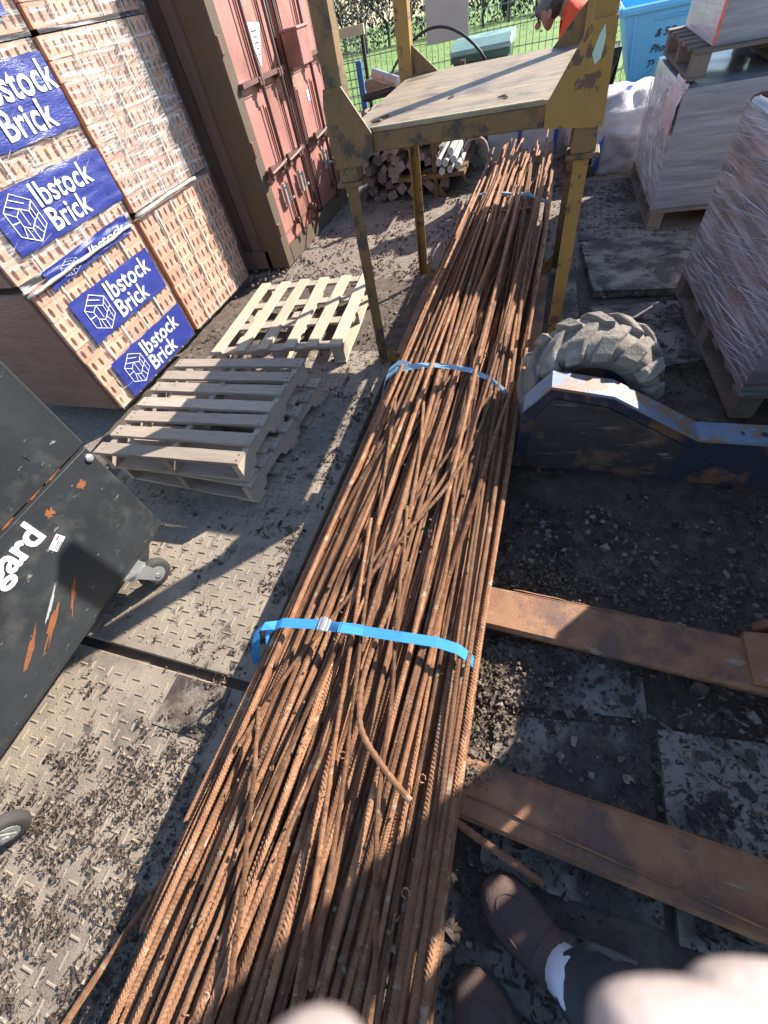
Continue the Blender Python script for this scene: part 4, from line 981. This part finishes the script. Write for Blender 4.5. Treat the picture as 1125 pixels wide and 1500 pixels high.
M['pleat'] = mk('grey_film_pleat', (.56, .52, .56), (.44, .40, .42), 12, .3, .2, 60)
# load A: nearest, open top showing red blocks
A = thing('wrapped_pallet', 'nearest film-wrapped pallet of blocks at the right edge with its top torn open', 'wrapped pallet', (1.0, 2.01, .004), (0, 0, R_(4.5)))
block_pallet(A, 1.05, 1.32, 3)
wrapped(A, .0, 1.05, .03, 1.30, .142, .965, [M['load_a'], M['load_a_front'], M['load_a_front']], 4, .007, .21)
def pa(rr):
    y = rr.uniform(.05, 1.28); z = rr.uniform(.16, .95); a = rr.uniform(.05, .34); L = rr.uniform(.15, .7)
    y2 = max(.04, min(1.29, y-L*math.cos(a))); z2 = max(.15, min(.96, z+L*math.sin(a)))
    return (-.014, y, z), (-.014, y2, z2), (-1, 0, 0)
pleats(A, pa, 150, M['pleat'], 5, (.0005, .0026))
for i in range(3):
    for j in range(2):
        b = MB(); b.box((.22+.32*j, .25+.4*i, .985), (.29, .38, .05)); b.build('block', M['block'], A, bevel=.006)
b = MB(); rr = random.Random(2)
for (x0, y0), (x1, y1) in (((.0, .03), (.0, 1.3)), ((.0, 1.3), (1.05, 1.3))):
    n = 14; V = []
    for i in range(n+1):
        t = i/n; x = x0+(x1-x0)*t; y = y0+(y1-y0)*t; w = .012*nz(i, 3, 0, .9)
        V += [(x+w, y-w, .955), (x+.010+w, y-.012, .985+.014*nz(i, 1, 0, .7)), (x+.03+w*2, y-.03*(y1 == y0), .99+.012*nz(i, 7, 0, .8))]
    b.add(V, [(i*3+k, i*3+3+k, i*3+4+k, i*3+1+k) for i in range(n) for k in range(2)])
b.build('torn_film', M['load_a'], A, smooth=True)
# load B and the pallet stacked on it
B = thing('wrapped_pallet', 'grey film-wrapped pallet of blocks carrying another pallet behind the nearest one', 'wrapped pallet', (.79, 4.35, .012), (0, 0, R_(2)))
block_pallet(B, 1.15, 1.32, 8)
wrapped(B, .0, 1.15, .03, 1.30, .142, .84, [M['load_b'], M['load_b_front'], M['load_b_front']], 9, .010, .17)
def pb(rr):
    y = rr.uniform(.05, 1.28); z = rr.uniform(.16, .82); a = rr.uniform(-1.1, -.2) if rr.random() < .6 else rr.uniform(.3, 1.2); L = rr.uniform(.08, .35)
    y2 = max(.04, min(1.29, y+L*math.cos(a))); z2 = max(.15, min(.83, z-L*math.sin(a)))
    return (-.016, y, z), (-.016, y2, z2), (-1, 0, 0)
pleats(B, pb, 130, M['fold'], 6, (.0006, .0022))
def pf(rr):
    x = rr.uniform(.02, 1.0); z = rr.uniform(.16, .82); L = rr.uniform(.15, .6); a = rr.uniform(-.25, .12)
    return (x, .018, z), (min(1.13, x+L), .018, max(.15, min(.83, z+L*math.sin(a)))), (0, -1, 0)
pleats(B, pf, 60, M['pleat'], 16, (.0005, .0018))
b = MB(); V = []; F = []; n = 10
for j in range(n+1):
    for i in range(n+1):
        u, v = i/n, j/n; s = .012*nz(i, j, 3, .7)
        V.append((-.026+.10*max(0, v-.6)+s, .02+.42*u, .60+.26*v+s))
b.add(V, [(j*(n+1)+i, j*(n+1)+i+1, (j+1)*(n+1)+i+1, (j+1)*(n+1)+i) for j in range(n) for i in range(n)]); b.build('torn_film', M['pink_film'], B, smooth=True)
Cc = thing('wrapped_pallet', 'upper lilac-filmed pallet with a red front edge stacked at top right', 'wrapped pallet', (.80, 4.47, .872), (0, 0, R_(2)))
block_pallet(Cc, 1.15, 1.16, 12)
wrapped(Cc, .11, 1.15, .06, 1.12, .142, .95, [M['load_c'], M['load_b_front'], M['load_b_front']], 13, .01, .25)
b = MB(); b.box((.108, .058, .545), (.014, .014, .80)); b.build('edge_strip', M['red_tape'], Cc)

# ================================================================ BULK BAGS, SKIP
def bulk_bag(label, loc, sx, sy, sz, seed, mat, straps):
    p = thing('bulk_bag', label, 'bulk bag', loc)
    V = []; n, m_ = 72, 36
    for j in range(m_+1):
        v = j/m_
        for i in range(n):
            a = i*2*math.pi/n; c, s_ = math.cos(a), math.sin(a)
            e = .5 if v < .9 else .7; r = 1/((abs(c)**4+abs(s_)**4)**.25)
            k = (.86+.22*math.sin(min(1, v*1.2)*math.pi*.85))*(1 if v < .8 else 1-(v-.8)*2.2)
            h = 1+.10*nz(c*2, s_*2, v*3+seed, 1.4)+.05*nz(c*6, s_*6, v*5+seed, 2)+.05*abs(nz(a*3, v*2.5, seed, 2.2))-.06*abs(nz(a*5+v*6, v*3, seed+5, 1.3))
            V.append((c*r*k*h*sx/2, s_*r*k*h*sy/2, sz*v*(1+.06*nz(c*2, s_*2, seed, 1))))
    o = len(V); V.append((0, 0, sz*.93)); F = [(j*n+i, j*n+(i+1) % n, (j+1)*n+(i+1) % n, (j+1)*n+i) for j in range(m_) for i in range(n)]
    F += [(m_*n+i, m_*n+(i+1) % n, o) for i in range(n)]
    b = MB(); b.add(V, F); b.build('sack', M[mat], p, smooth=True)
    for pts in straps:
        b = MB(); b.ribbon(pts, Vector((.022, -.012, 0)), .004); b.build('lifting_loop', M['bag_strap'], p)
    return p
bulk_bag('crumpled white bulk bag behind the far ends of the bars', (-.36, 6.95, .0), 1.12, .85, .82, 3, 'bag',
         [[(-.10, -.40, .10), (-.06, -.47, .35), (-.02, -.40, .56), (.05, -.25, .66), (.12, -.05, .68)], [(.33, -.38, .06), (.34, -.46, .30), (.30, -.40, .52), (.2, -.2, .62)], [(-.42, -.36, .1), (-.45, -.43, .33), (-.40, -.35, .5)]])
bulk_bag('pinkish white bulk bag with a blue loop left of the wrapped pallets', (.62, 6.25, .0), .95, .85, .60, 8, 'bag_pink',
         [[(-.20, -.40, .05), (-.21, -.47, .25), (-.18, -.42, .42), (-.10, -.30, .56), (.0, -.1, .62)]])
sk = thing('waste_skip', 'sky blue waste skip behind the bulk bag at top right', 'skip', (.52, 7.1, 0))
b = MB(); W, D, z0, z1 = 2.4, 1.5, .40, 1.02
def skp(u, v, t): return None
Vb = [(.20, .12, z0), (W-.2, .12, z0), (W-.2, D-.12, z0), (.20, D-.12, z0), (-.02, 0, z1), (W, 0, z1), (W, D, z1), (-.02, D, z1)]
b.add(Vb, [(0, 1, 5, 4), (1, 2, 6, 5), (2, 3, 7, 6), (3, 0, 4, 7), (0, 3, 2, 1)]); b.build('skip_shell', M['skip'], sk)
b = MB(); b.tube([(-.04, -.02, z1), (W+.02, -.02, z1), (W+.02, D+.02, z1), (-.04, D+.02, z1), (-.04, -.02, z1)], .035, 8); b.build('rim', M['skip'], sk)
b = MB(); b.box((W/2, D/2, .20), (W-.5, D-.35, .395)); b.build('skip_base', M['skip_low'], sk, bevel=.02)
def on_front(x, z): f_ = (z-z0)/(z1-z0); return (x, .12*(1-f_)-.006, z)
b = MB()
for a, c in (((.17, .44), (.10, .99)), ((.20, .46), (.95, .95)), ((.3, .93), (2.2, .93))):
    b.tube([on_front(*a), on_front(*c)], .014, 6)
b.build('rib', M['skip'], sk)
tl = math.atan2(.12, z1-z0)
for k, s in enumerate(('& SC', 'Phon', 'Th')):
    me = text_mesh(s, .085, shear=.25, bold=.012); me.materials.append(M['black']); q = on_front(.325-.01*k, .80-.115*k)
    link('lettering', me, sk, (q[0], q[1]-.004, q[2]), (R_(90)+tl, 0, 0))

# ================================================================ FAR YARD CLUTTER
tp = random.Random(9); tms = []
for k in range(5):
    b = MB(); w = tp.uniform(.075, .115); b.box((0, 0, 0), (w, .55, w*tp.uniform(.7, 1.0))); tms.append(b.mesh('timber_post', M['timber']))
k = 0
for row in range(9):
    n = 10-row//3 if row < 7 else 6-row+6
    for i in range(max(3, n)):
        x = -2.13+.098*i+.03*(row % 2)+tp.uniform(-.015, .015); z = .055+.086*row+tp.uniform(-.012, .012)
        o = link('timber_post', tms[k % 5], None, (x, 6.05+tp.uniform(-.10, .08), z), (tp.uniform(-.12, .12), tp.uniform(-.8, .8), tp.uniform(-.3, .3)))
        tag(o, 'short square timber post end-on in the heap beside the container', 'timber post', 'short timber posts heaped beside the container'); k += 1
rk = thing('pipe_rack', 'low rusty post rack holding white pipes behind the timber heap', 'rack', (-1.2, 6.1, 0))
for x, y in ((-.06, -.38), (-.01, .25), (-.35, .55), (.1, .6)):
    b = MB(); b.box((x, y, .48), (.05, .05, .96)); b.build('post', M['brown_paint'], rk); b = MB(); b.prism([(x+.026, 0), (x+.13, 0), (x+.026, .14)], lambda u, v, d: (u, d, v), y-.005, y+.005); b.build('gusset', M['brown_paint'], rk, fix=True)
b = MB(); b.box((-.1, .1, .70), (.75, 1.1, .04)); b.box((-.1, .1, .22), (.75, 1.1, .04)); b.build('shelf', M['brown_paint'], rk)
for i, (x, z) in enumerate(((.05, .28), (.13, .28), (.21, .29), (.09, .35), (.17, .36), (.13, .42), (.02, .36))):
    o = MB(); o.tube([(-1.2+x, 5.55+.05*(i % 3), z), (-1.2+x-.03, 6.6, z)], .034, 10); tag(o.build('pipe', M['pipe_white']), 'white plastic pipe stacked in the low rack behind the timber heap', 'pipe', 'white pipes in the low rack')
for i, (a, c, r, mt, lb) in enumerate((((-1.92, 6.0, 1.06), (-1.62, 5.85, .98), .045, 'galv', 'short grey steel pipe lying above the timber heap'), ((-2.1, 6.25, .95), (-1.35, 6.15, 1.0), .05, 'timber', 'round weathered pole lying across the timber heap'), ((-2.05, 5.95, .90), (-1.55, 5.9, .93), .035, 'hose', 'black pipe lying on the timber heap'))):
    b = MB(); b.tube([a, c], r, 10); tag(b.build('pipe', M[mt], smooth=False), lb, 'pipe')
hs = MB(); hs.tube([(-1.78+1.02*t/16, 6.05, .98+.30*math.sin(t/16*math.pi)**.8) for t in range(17)], .013, 6)
tag(hs.build('hose', M['hose'], smooth=True), 'black hose arching in front of the field above the deck', 'hose')
hr = MB(); hr.tube([(-.86+.20*math.cos(t*.33)*.7, 6.0+.05*math.sin(t), .22+.22*math.sin(t*.33)) for t in range(20)], .02, 6)
tag(hr.build('hose_coil', M['timber'], smooth=True), 'loose coil of pale hose on the gravel beside the bars', 'hose')
wb = thing('wheelie_bin', 'dark green bin with a pale green lid beyond the deck', 'bin', (-.98, 7.55, 0))
b = MB(); b.add([(-.27, -.28, .06), (.27, -.28, .06), (.27, .28, .06), (-.27, .28, .06), (-.32, -.34, .93), (.32, -.34, .93), (.32, .34, .93), (-.32, .34, .93)], [(0, 1, 5, 4), (1, 2, 6, 5), (2, 3, 7, 6), (3, 0, 4, 7), (3, 2, 1, 0)]); b.build('bin_body', M['bin'], wb)
b = MB(); b.box((0, -.35, .91), (.68, .04, .05)); b.build('bin_lip', M['bin'], wb)
b = MB(); b.box((0, -.325, .30), (.62, .03, .04)); b.build('bin_lip', M['bin'], wb)
b = MB(); b.prism([(-.37, .935), (.37, .935), (.37, .97), (.15, 1.045), (-.2, 1.045), (-.37, .98)], lambda u, v, d: (d, u, v), -.35, .35); b.build('bin_lid', M['bin_lid'], wb, fix=True, bevel=.012)
for x in (-.25, .25):
    b = MB(); b.tube([(x-.03, .26, .10), (x+.03, .26, .10)], .10, 14); b.build('wheel', M['rubber'], wb)

# fence panels: frame tubes, wire mesh, feet
def fence_panel(label, x0, x1, y, z1=2.0, y1=None):
    y1 = y if y1 is None else y1
    p = thing('fence_panel', label, 'fence', (x0, y, 0)); dx, dy = x1-x0, y1-y
    for t in (0, 1):
        b = MB(); b.tube([(dx*t, dy*t, 0), (dx*t, dy*t, z1)], .019, 8); b.build('frame_tube', M['galv'], p)
        b = MB(); b.box((dx*t, dy*t, .06), (.22, .55, .12)); b.build('foot_block', M['rubber'], p, bevel=.01)
    for z in (.18, z1): b = MB(); b.tube([(0, 0, z), (dx, dy, z)], .017, 6); b.build('frame_tube', M['galv'], p)
    w = MB(); n = int(math.hypot(dx, dy)/.085)
    for i in range(1, n): w.tube([(dx*i/n, dy*i/n, .18), (dx*i/n, dy*i/n, z1)], .0045, 4, caps=False)
    for i in range(1, 9): w.tube([(0, 0, .18+(z1-.18)*i/9), (dx, dy, .18+(z1-.18)*i/9)], .005, 4, caps=False)
    stuff(w.build('wire_mesh', M['wire'], p)); return p
fence_panel('wire mesh fence panel behind the arching hose', -3.3, -.05, 8.6)
fence_panel('wire mesh fence panel running behind the blue skip', .02, 3.4, 8.65)
b = MB(); b.box((-1.62, 8.575, 1.28), (.58, .012, .62)); tag(b.build('notice_board', M['board'], bevel=.003), 'beige board hung on the wire mesh fence above the deck', 'board')
gp = thing('mesh_gate', 'small wire gate with a cream timber top bar beside the container', 'gate', (-2.75, 7.2, 0))
for x, mt in ((0, 'green_steel'), (.36, 'rubber')): b = MB(); b.box((x, 0, .68), (.04, .04, 1.36)); b.build('gate_post', M[mt], gp)
b = MB(); b.box((.18, -.01, 1.325), (.44, .03, .085)); b.build('top_bar', M['cream'], gp)
w = MB()
for i in range(14): w.tube([(.02, 0, .25+.075*i), (.34, 0, .25+.075*i)], .005, 4)
for i in range(5): w.tube([(.06+.065*i, 0, .2), (.06+.065*i, 0, 1.28)], .004, 4)
stuff(w.build('wire_mesh', M['wire'], gp))
b = MB(); b.box((-2.38, 6.9, .55), (.07, .05, 1.1)); tag(b.build('steel_post', M['blue_steel'], bevel=.005), 'blue steel post standing beside the small wire gate', 'post')

# trees and hedge beyond the field
def tree(label, x, y, h, seed, spread=.5, depth=5, leafy=0, group=None):
    rr = random.Random(seed); z = zfield(x, y)-.1
    t = thing('bare_tree' if not leafy else 'ivy_tree', label, 'tree', (x, y, z), group=group)
    tk = MB(); tw = MB(); lf = MB(); mw = .012*(y/40)
    def grow(p, d, L, r, k):
        q = p+d*L; mid = p.lerp(q, .5)+Vector((rr.uniform(-1, 1), rr.uniform(-1, 1), 0))*L*.06
        (tk if k < 2 else tw).tube([p, mid, q], [max(r, mw), max(r*.85, mw), max(r*.65, mw)], 5 if k < 2 else 3, caps=False)
        if leafy and k >= 1:
            for _ in range(leafy):
                c = p.lerp(q, rr.random())+Vector((rr.gauss(0, .3), rr.gauss(0, .3), rr.gauss(0, .3)))*h*.09; s = rr.uniform(.06, .16)*(y/40)
                n1 = Vector((rr.uniform(-1, 1), rr.uniform(-1, 1), rr.uniform(-1, 1))).normalized(); n2 = n1.orthogonal().normalized()
                lf.add([c+n1*s, c+n2*s*.7, c-n1*s, c-n2*s*.7], [(0, 1, 2, 3)])
        if k >= depth: return
        for i in range(rr.choice((2, 3, 3)) if k else 4):
            dd = (d+Vector((rr.gauss(0, spread), rr.gauss(0, spread), rr.uniform(-.05, .45)))).normalized()
            grow(p.lerp(q, rr.uniform(.45, 1)), dd, L*rr.uniform(.6, .82), r*.6, k+1)
    grow(Vector((0, 0, 0)), Vector((rr.uniform(-.1, .1), 0, 1)), h*.28, h*.022, 0)
    tk.build('trunk', M['twig'], t); cr = tw.build('crown', M['twig'], t)
    if leafy: lf.build('ivy', M['ever'], t)
    return t
TG = 'bare trees along the far hedge'
tr = random.Random(77)
for i in range(16):
    u = -.50+.62*(i+.5)/16; y = 44+tr.uniform(-3, 8)
    tree('leafless grey tree in the far hedge line', u*y, y, tr.uniform(3.6, 5.2) if u > -.3 else tr.uniform(4.5, 6.5), 200+i, .62, 5, 0, TG)
for i, (u, y, h) in enumerate(((-.262, 46, 2.6), (-.10, 47, 2.4), (-.05, 47, 2.2))):
    tree('dark ivy-covered tree in the far hedge line', u*y, y, h, 300+i, .6, 3, 6, 'dark ivy trees along the far hedge')
tree('nearest bare tree rising behind the wire gate', -4.9, 12.5, 6.5, 400, .45, 5)
hv = MB(); hr_ = random.Random(88)
for i in range(32000):
    u = -.75+1.6*hr_.random(); y = 47+hr_.uniform(-2, 3); x = u*y; hh = 3.6+1.1*nz(u*30, 0, 0, 1)
    z = zfield(x, y)-.2+hr_.random()**.8*hh; s = hr_.uniform(.1, .3); a = hr_.random()*3.14
    hv.add([(x, y, z), (x+math.cos(a)*s, y+.1, z+math.sin(a)*s), (x+math.cos(a)*s*.5+.05, y, z+s*.8)], [(0, 1, 2)])
tag(hv.build('hedge', M['twig']), 'long brown winter hedge closing off the field', 'hedge', kind='stuff')

# ================================================================ PEOPLE
# worker in orange, bent forward behind the frame, looking down to the left
def T_(p): return Vector(p)
hx, hy = -.235, 6.0
J = [((.30, hy, .92), .13), ((.19, hy, 1.06), (.14, .15)), ((.02, hy, 1.20), (.16, .17)), ((-.10, hy, 1.245), .065), ((-.165, hy, 1.245), .062), ((-.215, hy, 1.230), .138), ((-.285, hy, 1.195), .135),
     ((.0, hy-.19, 1.17), .07), ((-.05, hy-.25, .92), .052), ((-.20, hy-.22, .72), .038), ((-.27, hy-.20, .66), .04),
     ((.0, hy+.19, 1.17), .07), ((-.05, hy+.25, .92), .052), ((-.20, hy+.22, .72), .038), ((-.27, hy+.20, .66), .04),
     ((.31, hy-.10, .82), .10), ((.27, hy-.12, .46), .066), ((.34, hy-.12, .08), .045), ((.24, hy-.13, .035), .04),
     ((.31, hy+.10, .82), .10), ((.27, hy+.12, .46), .066), ((.34, hy+.12, .08), .045), ((.24, hy+.13, .035), .04)]
E = [(0, 1), (1, 2), (2, 3), (3, 4), (4, 5), (5, 6), (2, 7), (7, 8), (8, 9), (9, 10), (2, 11), (11, 12), (12, 13), (13, 14), (0, 15), (15, 16), (16, 17), (17, 18), (0, 19), (19, 20), (20, 21), (21, 22)]
w1 = skin('person', J, E, M['skin']); tag(w1, 'worker in an orange jacket and dark cap bending down behind the deck', 'person')
J2 = [(p, (tuple(q+.022 for q in r) if isinstance(r, tuple) else r+.02)) for p, r in [J[0], J[1], J[2], J[7], J[8], J[9], J[11], J[12], J[13]]]
J2[0] = ((.35, hy, .90), .165)
skin('jacket', J2+[((-.075, hy, 1.235), .085)], [(0, 1), (1, 2), (2, 3), (3, 4), (4, 5), (2, 6), (6, 7), (7, 8), (2, 9)], M['hivis'], w1)
skin('trousers', [((.30, hy, .86), .135)]+[(J[i][0], J[i][1]+.018) for i in (15, 16, 17, 19, 20, 21)], [(0, 1), (1, 2), (2, 3), (0, 4), (4, 5), (5, 6)], M['navy'], w1)
for i in (18, 22):
    c = Vector(J[i][0]); b = MB(); b.box(c+Vector((.03, 0, .01)), (.28, .10, .09)); b.build('boot', M['sole'], w1, bevel=.025)
def ell(c, r, n=16, m_=10, rot=None):
    V = [(0, 0, 1)]; 
    for j in range(1, m_):
        th = math.pi*j/m_
        V += [(math.sin(th)*math.cos(i*2*math.pi/n), math.sin(th)*math.sin(i*2*math.pi/n), math.cos(th)) for i in range(n)]
    V.append((0, 0, -1)); q = Euler(rot or (0, 0, 0)).to_matrix()
    V = [Vector(c)+q @ Vector((a*r[0], b_*r[1], d*r[2])) for a, b_, d in V]
    F = [(0, 1+i, 1+(i+1) % n) for i in range(n)]+[(1+j*n+i, 1+(j+1)*n+i, 1+(j+1)*n+(i+1) % n, 1+j*n+(i+1) % n) for j in range(m_-2) for i in range(n)]+[(len(V)-1, 1+(m_-2)*n+(i+1) % n, 1+(m_-2)*n+i) for i in range(n)]
    return V, F
# face looks down-left: forward = (-.75, 0, -.66)
b = MB(); b.add(*ell((-.185, hy, 1.255), (.122, .124, .092), rot=(0, R_(-25), 0))); b.build('hair', M['hair'], w1, smooth=True)
b = MB(); b.add(*ell((-.225, hy, 1.275), (.118, .126, .07), rot=(0, R_(-38), 0))); b.box((-.325, hy, 1.225), (.085, .15, .012), rot=(0, R_(-25), 0)); b.build('cap', M['grey_trousers'], w1, smooth=True)
b = MB(); b.add(*ell((-.296, hy, 1.152), (.024, .017, .030), rot=(0, R_(40), 0), n=10, m_=6)); b.build('nose', M['skin'], w1, smooth=True)
b = MB()
for s in (-1, 1): b.add(*ell((-.292, hy+s*.045, 1.188), (.010, .014, .009), n=8, m_=6))
b.build('eyes', M['hair'], w1, smooth=True)
b = MB(); b.add(*ell((-.258, hy, 1.112), (.010, .026, .006), n=8, m_=6)); b.build('mouth', M['block'], w1, smooth=True)
b = MB()
for s in (-1, 1): b.add(*ell((-.20, hy+s*.118, 1.215), (.022, .012, .032), n=8, m_=6))
b.build('ears', M['skin'], w1, smooth=True)

# the photographer, standing to the right of the bars: shoes, ankle and the hand under the lens are what the picture shows
PX = .0
J = [((.60, -.34, .92), .15), ((.58, -.33, 1.15), (.15, .13)), ((.56, -.33, 1.38), (.17, .12)), ((.52, -.32, 1.53), .06), ((.48, -.30, 1.68), .095), ((.46, -.29, 1.75), .085),
     ((.56, -.13, 1.40), .06), ((.47, -.03, 1.16), .045), ((.20, -.08, 1.45), .033), ((.128, -.088, 1.508), .028),
     ((.56, -.51, 1.40), .06), ((.50, -.62, 1.12), .045), ((.40, -.55, .90), .033), ((.38, -.53, .82), .035),
     ((.58, -.25, .84), .095), ((.42, -.22, .50), .062), ((.285, -.235, .10), .042), ((.26, -.23, .05), .032), ((.20, -.20, .042), .022),
     ((.58, -.43, .84), .095), ((.42, -.40, .50), .062), ((.235, -.455, .10), .042), ((.21, -.44, .05), .032), ((.15, -.40, .042), .022)]
E = [(0, 1), (1, 2), (2, 3), (3, 4), (4, 5), (2, 6), (6, 7), (7, 8), (8, 9), (2, 10), (10, 11), (11, 12), (12, 13), (0, 14), (14, 15), (15, 16), (16, 17), (17, 18), (0, 19), (19, 20), (20, 21), (21, 22), (22, 23)]
# hand: palm, thumb and four fingers curled under the phone
o = len(J)
H_ = [((.095, -.092, 1.526), (.021, .03)), ((.066, -.082, 1.535), (.019, .028)),
      ((.070, -.023, 1.5413), .0098), ((0.0432, -0.0166, 1.5456), .0094), ((0.03, -0.0194, 1.5479), .0090), ((0.0216, -0.0227, 1.5493), .0078),
      ((.092, -.024, 1.5205), .0100), ((0.0726, -0.0109, 1.5207), .0096), ((0.0519, -0.0145, 1.5233), .0092), ((0.0439, -0.0195, 1.5241), .0080),
      ((.112, -.046, 1.506), .0094), ((.092, -.034, 1.500), .0088), ((.072, -.040, 1.502), .0076),
      ((.116, -.072, 1.498), .0082), ((.098, -.064, 1.490), .0076), ((.082, -.066, 1.492), .0066),
      ((.036, -.083, 1.538), .0120), ((-0.0065, -0.0493, 1.5539), .0110), ((-0.0152, -0.0364, 1.5624), .0104), ((-0.0177, -0.0277, 1.5669), .0094)]
J += H_; E += [(9, o), (o, o+1), (o+1, o+2), (o+2, o+3), (o+3, o+4), (o+4, o+5), (o, o+6), (o+6, o+7), (o+7, o+8), (o+8, o+9), (o, o+10), (o+10, o+11), (o+11, o+12), (o, o+13), (o+13, o+14), (o+14, o+15), (o+1, o+16), (o+16, o+17), (o+17, o+18), (o+18, o+19)]
ph = skin('person', J, E, M['skin_pale'], None, 2); tag(ph, 'photographer in brown shoes and dark trousers, blurred fingers at the bottom', 'person')
for hip, knee, ank in (((.58, -.25, .88), (.42, -.22, .50), (.294, -.237, .115)), ((.58, -.43, .88), (.42, -.42, .50), (.244, -.461, .115))):
    b = MB(); P = [Vector(hip), Vector(hip).lerp(Vector(knee), .5), Vector(knee), Vector(knee).lerp(Vector(ank), .5), Vector(knee).lerp(Vector(ank), .85), Vector(ank)]
    Q = []; rs = []
    for i in range(len(P)-1):
        for k in range(4):
            t = (i+k/4)/(len(P)-1); Q.append(P[i].lerp(P[i+1], k/4)); rs.append(.115-.05*t+.006*math.sin(t*38+hip[1]*9))
    Q.append(P[-1]); rs.append(.064); b.tube(Q, rs, 18, caps=False); b.build('trouser_leg', M['navy'], ph, smooth=True)
skin('jumper', [((.60, -.34, .94), .17), ((.58, -.33, 1.15), (.17, .15)), ((.56, -.33, 1.40), (.185, .135)), ((.56, -.13, 1.40), .078), ((.47, -.03, 1.16), .06), ((.25, -.07, 1.40), .044), ((.56, -.51, 1.40), .078), ((.50, -.62, 1.12), .06), ((.41, -.56, .92), .044), ((.53, -.325, 1.50), .075)], [(0, 1), (1, 2), (2, 3), (3, 4), (4, 5), (2, 6), (6, 7), (7, 8), (2, 9)], M['grey_trousers'], ph)
b = MB(); b.add(*ell((.50, -.31, 1.745), (.105, .09, .10))); b.build('hair', M['hair'], ph, smooth=True)
b = MB(); b.add(*ell((.385, -.265, 1.70), (.018, .013, .022), n=8, m_=6)); b.build('nose', M['skin_pale'], ph, smooth=True)
def shoe(heel, toe, name='shoe'):
    """low suede shoe: outline of a last, raised toe, stitched apron, opening for the ankle"""
    heel = Vector(heel); toe = Vector(toe); d = toe-heel; L = d.length; d.normalize(); n = Vector((-d.y, d.x, 0))
    SW = 1.42
    st = [(0, .030, .058), (.08, .036, .070), (.22, .038, .080), (.36, .039, .082), (.48, .043, .076), (.60, .048, .064), (.72, .050, .054), (.84, .046, .047), (.93, .034, .040), (.985, .017, .032), (1, .004, .026)]
    st = [(t, w*SW, h*1.2) for t, w, h in st]
    K = 12; V = []
    for t, w, h in st:
        for k in range(K):
            a = math.pi*k/(K-1); u = math.cos(a); s = math.sin(a)
            V.append(heel+d*(t*L)+n*(w*(abs(u)**.75)*(1 if u > 0 else -1))+Vector((0, 0, .016+h*(s**.62)*(1-.0*t))))
    F = [(i*K+k, (i+1)*K+k, (i+1)*K+k+1, i*K+k+1) for i in range(len(st)-1) for k in range(K-1)]
    F += [tuple(range(K))[::-1]]
    b = MB(); b.add(V, F); s = b.build(name, M['suede'], ph, smooth=True, fix=True)
    so_ = MB(); out = [(t*L, (w+.005)) for t, w, h in st]
    poly = [(x, y) for x, y in out]+[(L+.004, 0)]+[(x, -y) for x, y in out[::-1]]
    so_.prism([(x-.004 if x == 0 else x, y) for x, y in poly], lambda u, v, z: heel+d*u+n*v+Vector((0, 0, z)), .0, .0185); so_.build('sole', M['sole'], s, fix=True)
    ap = MB(); P = []
    for a in [math.pi*i/20-.1 for i in range(22)]:
        x = L*(.60+.27*math.sin(a)); y = .033*SW*math.cos(a)
        t = x/L
        i = max(j for j in range(len(st)-1) if st[j][0] <= t); f = (t-st[i][0])/(st[i+1][0]-st[i][0]); w = st[i][1]+(st[i+1][1]-st[i][1])*f; h = st[i][2]+(st[i+1][2]-st[i][2])*f
        u = min(.97, abs(y)/w); sn = math.sqrt(max(.02, 1-(u**(1/.75))**2)); P.append(heel+d*x+n*y+Vector((0, 0, .0165+h*sn**.62)))
    ap.tube(P, .0026, 5); ap.build('apron_seam', M['suede'], s)
    fl = MB(); P = []
    for i in range(13):
        a = math.pi*i/12; P.append(heel+d*(L*(.40+.06*math.sin(a)))+n*(.0425*SW*math.cos(a))+Vector((0, 0, .026+.095*max(0, math.sin(a))**.62)))
    fl.ribbon(P, d*.024, .004); fl.build('tongue_strap', M['suede'], s)
    return s
shoe((.360, -.285, 0), (.058, -.112, 0)); shoe((.285, -.530, 0), (.022, -.318, 0))
for a, c in (((.258, -.222, .06), (.292, -.236, .20)), ((.208, -.446, .06), (.245, -.46, .20))):
    b = MB(); b.tube([a, Vector(a).lerp(Vector(c), .5), c], [.056, .053, .053], 16); b.build('sock', M['sock'], ph, smooth=True)
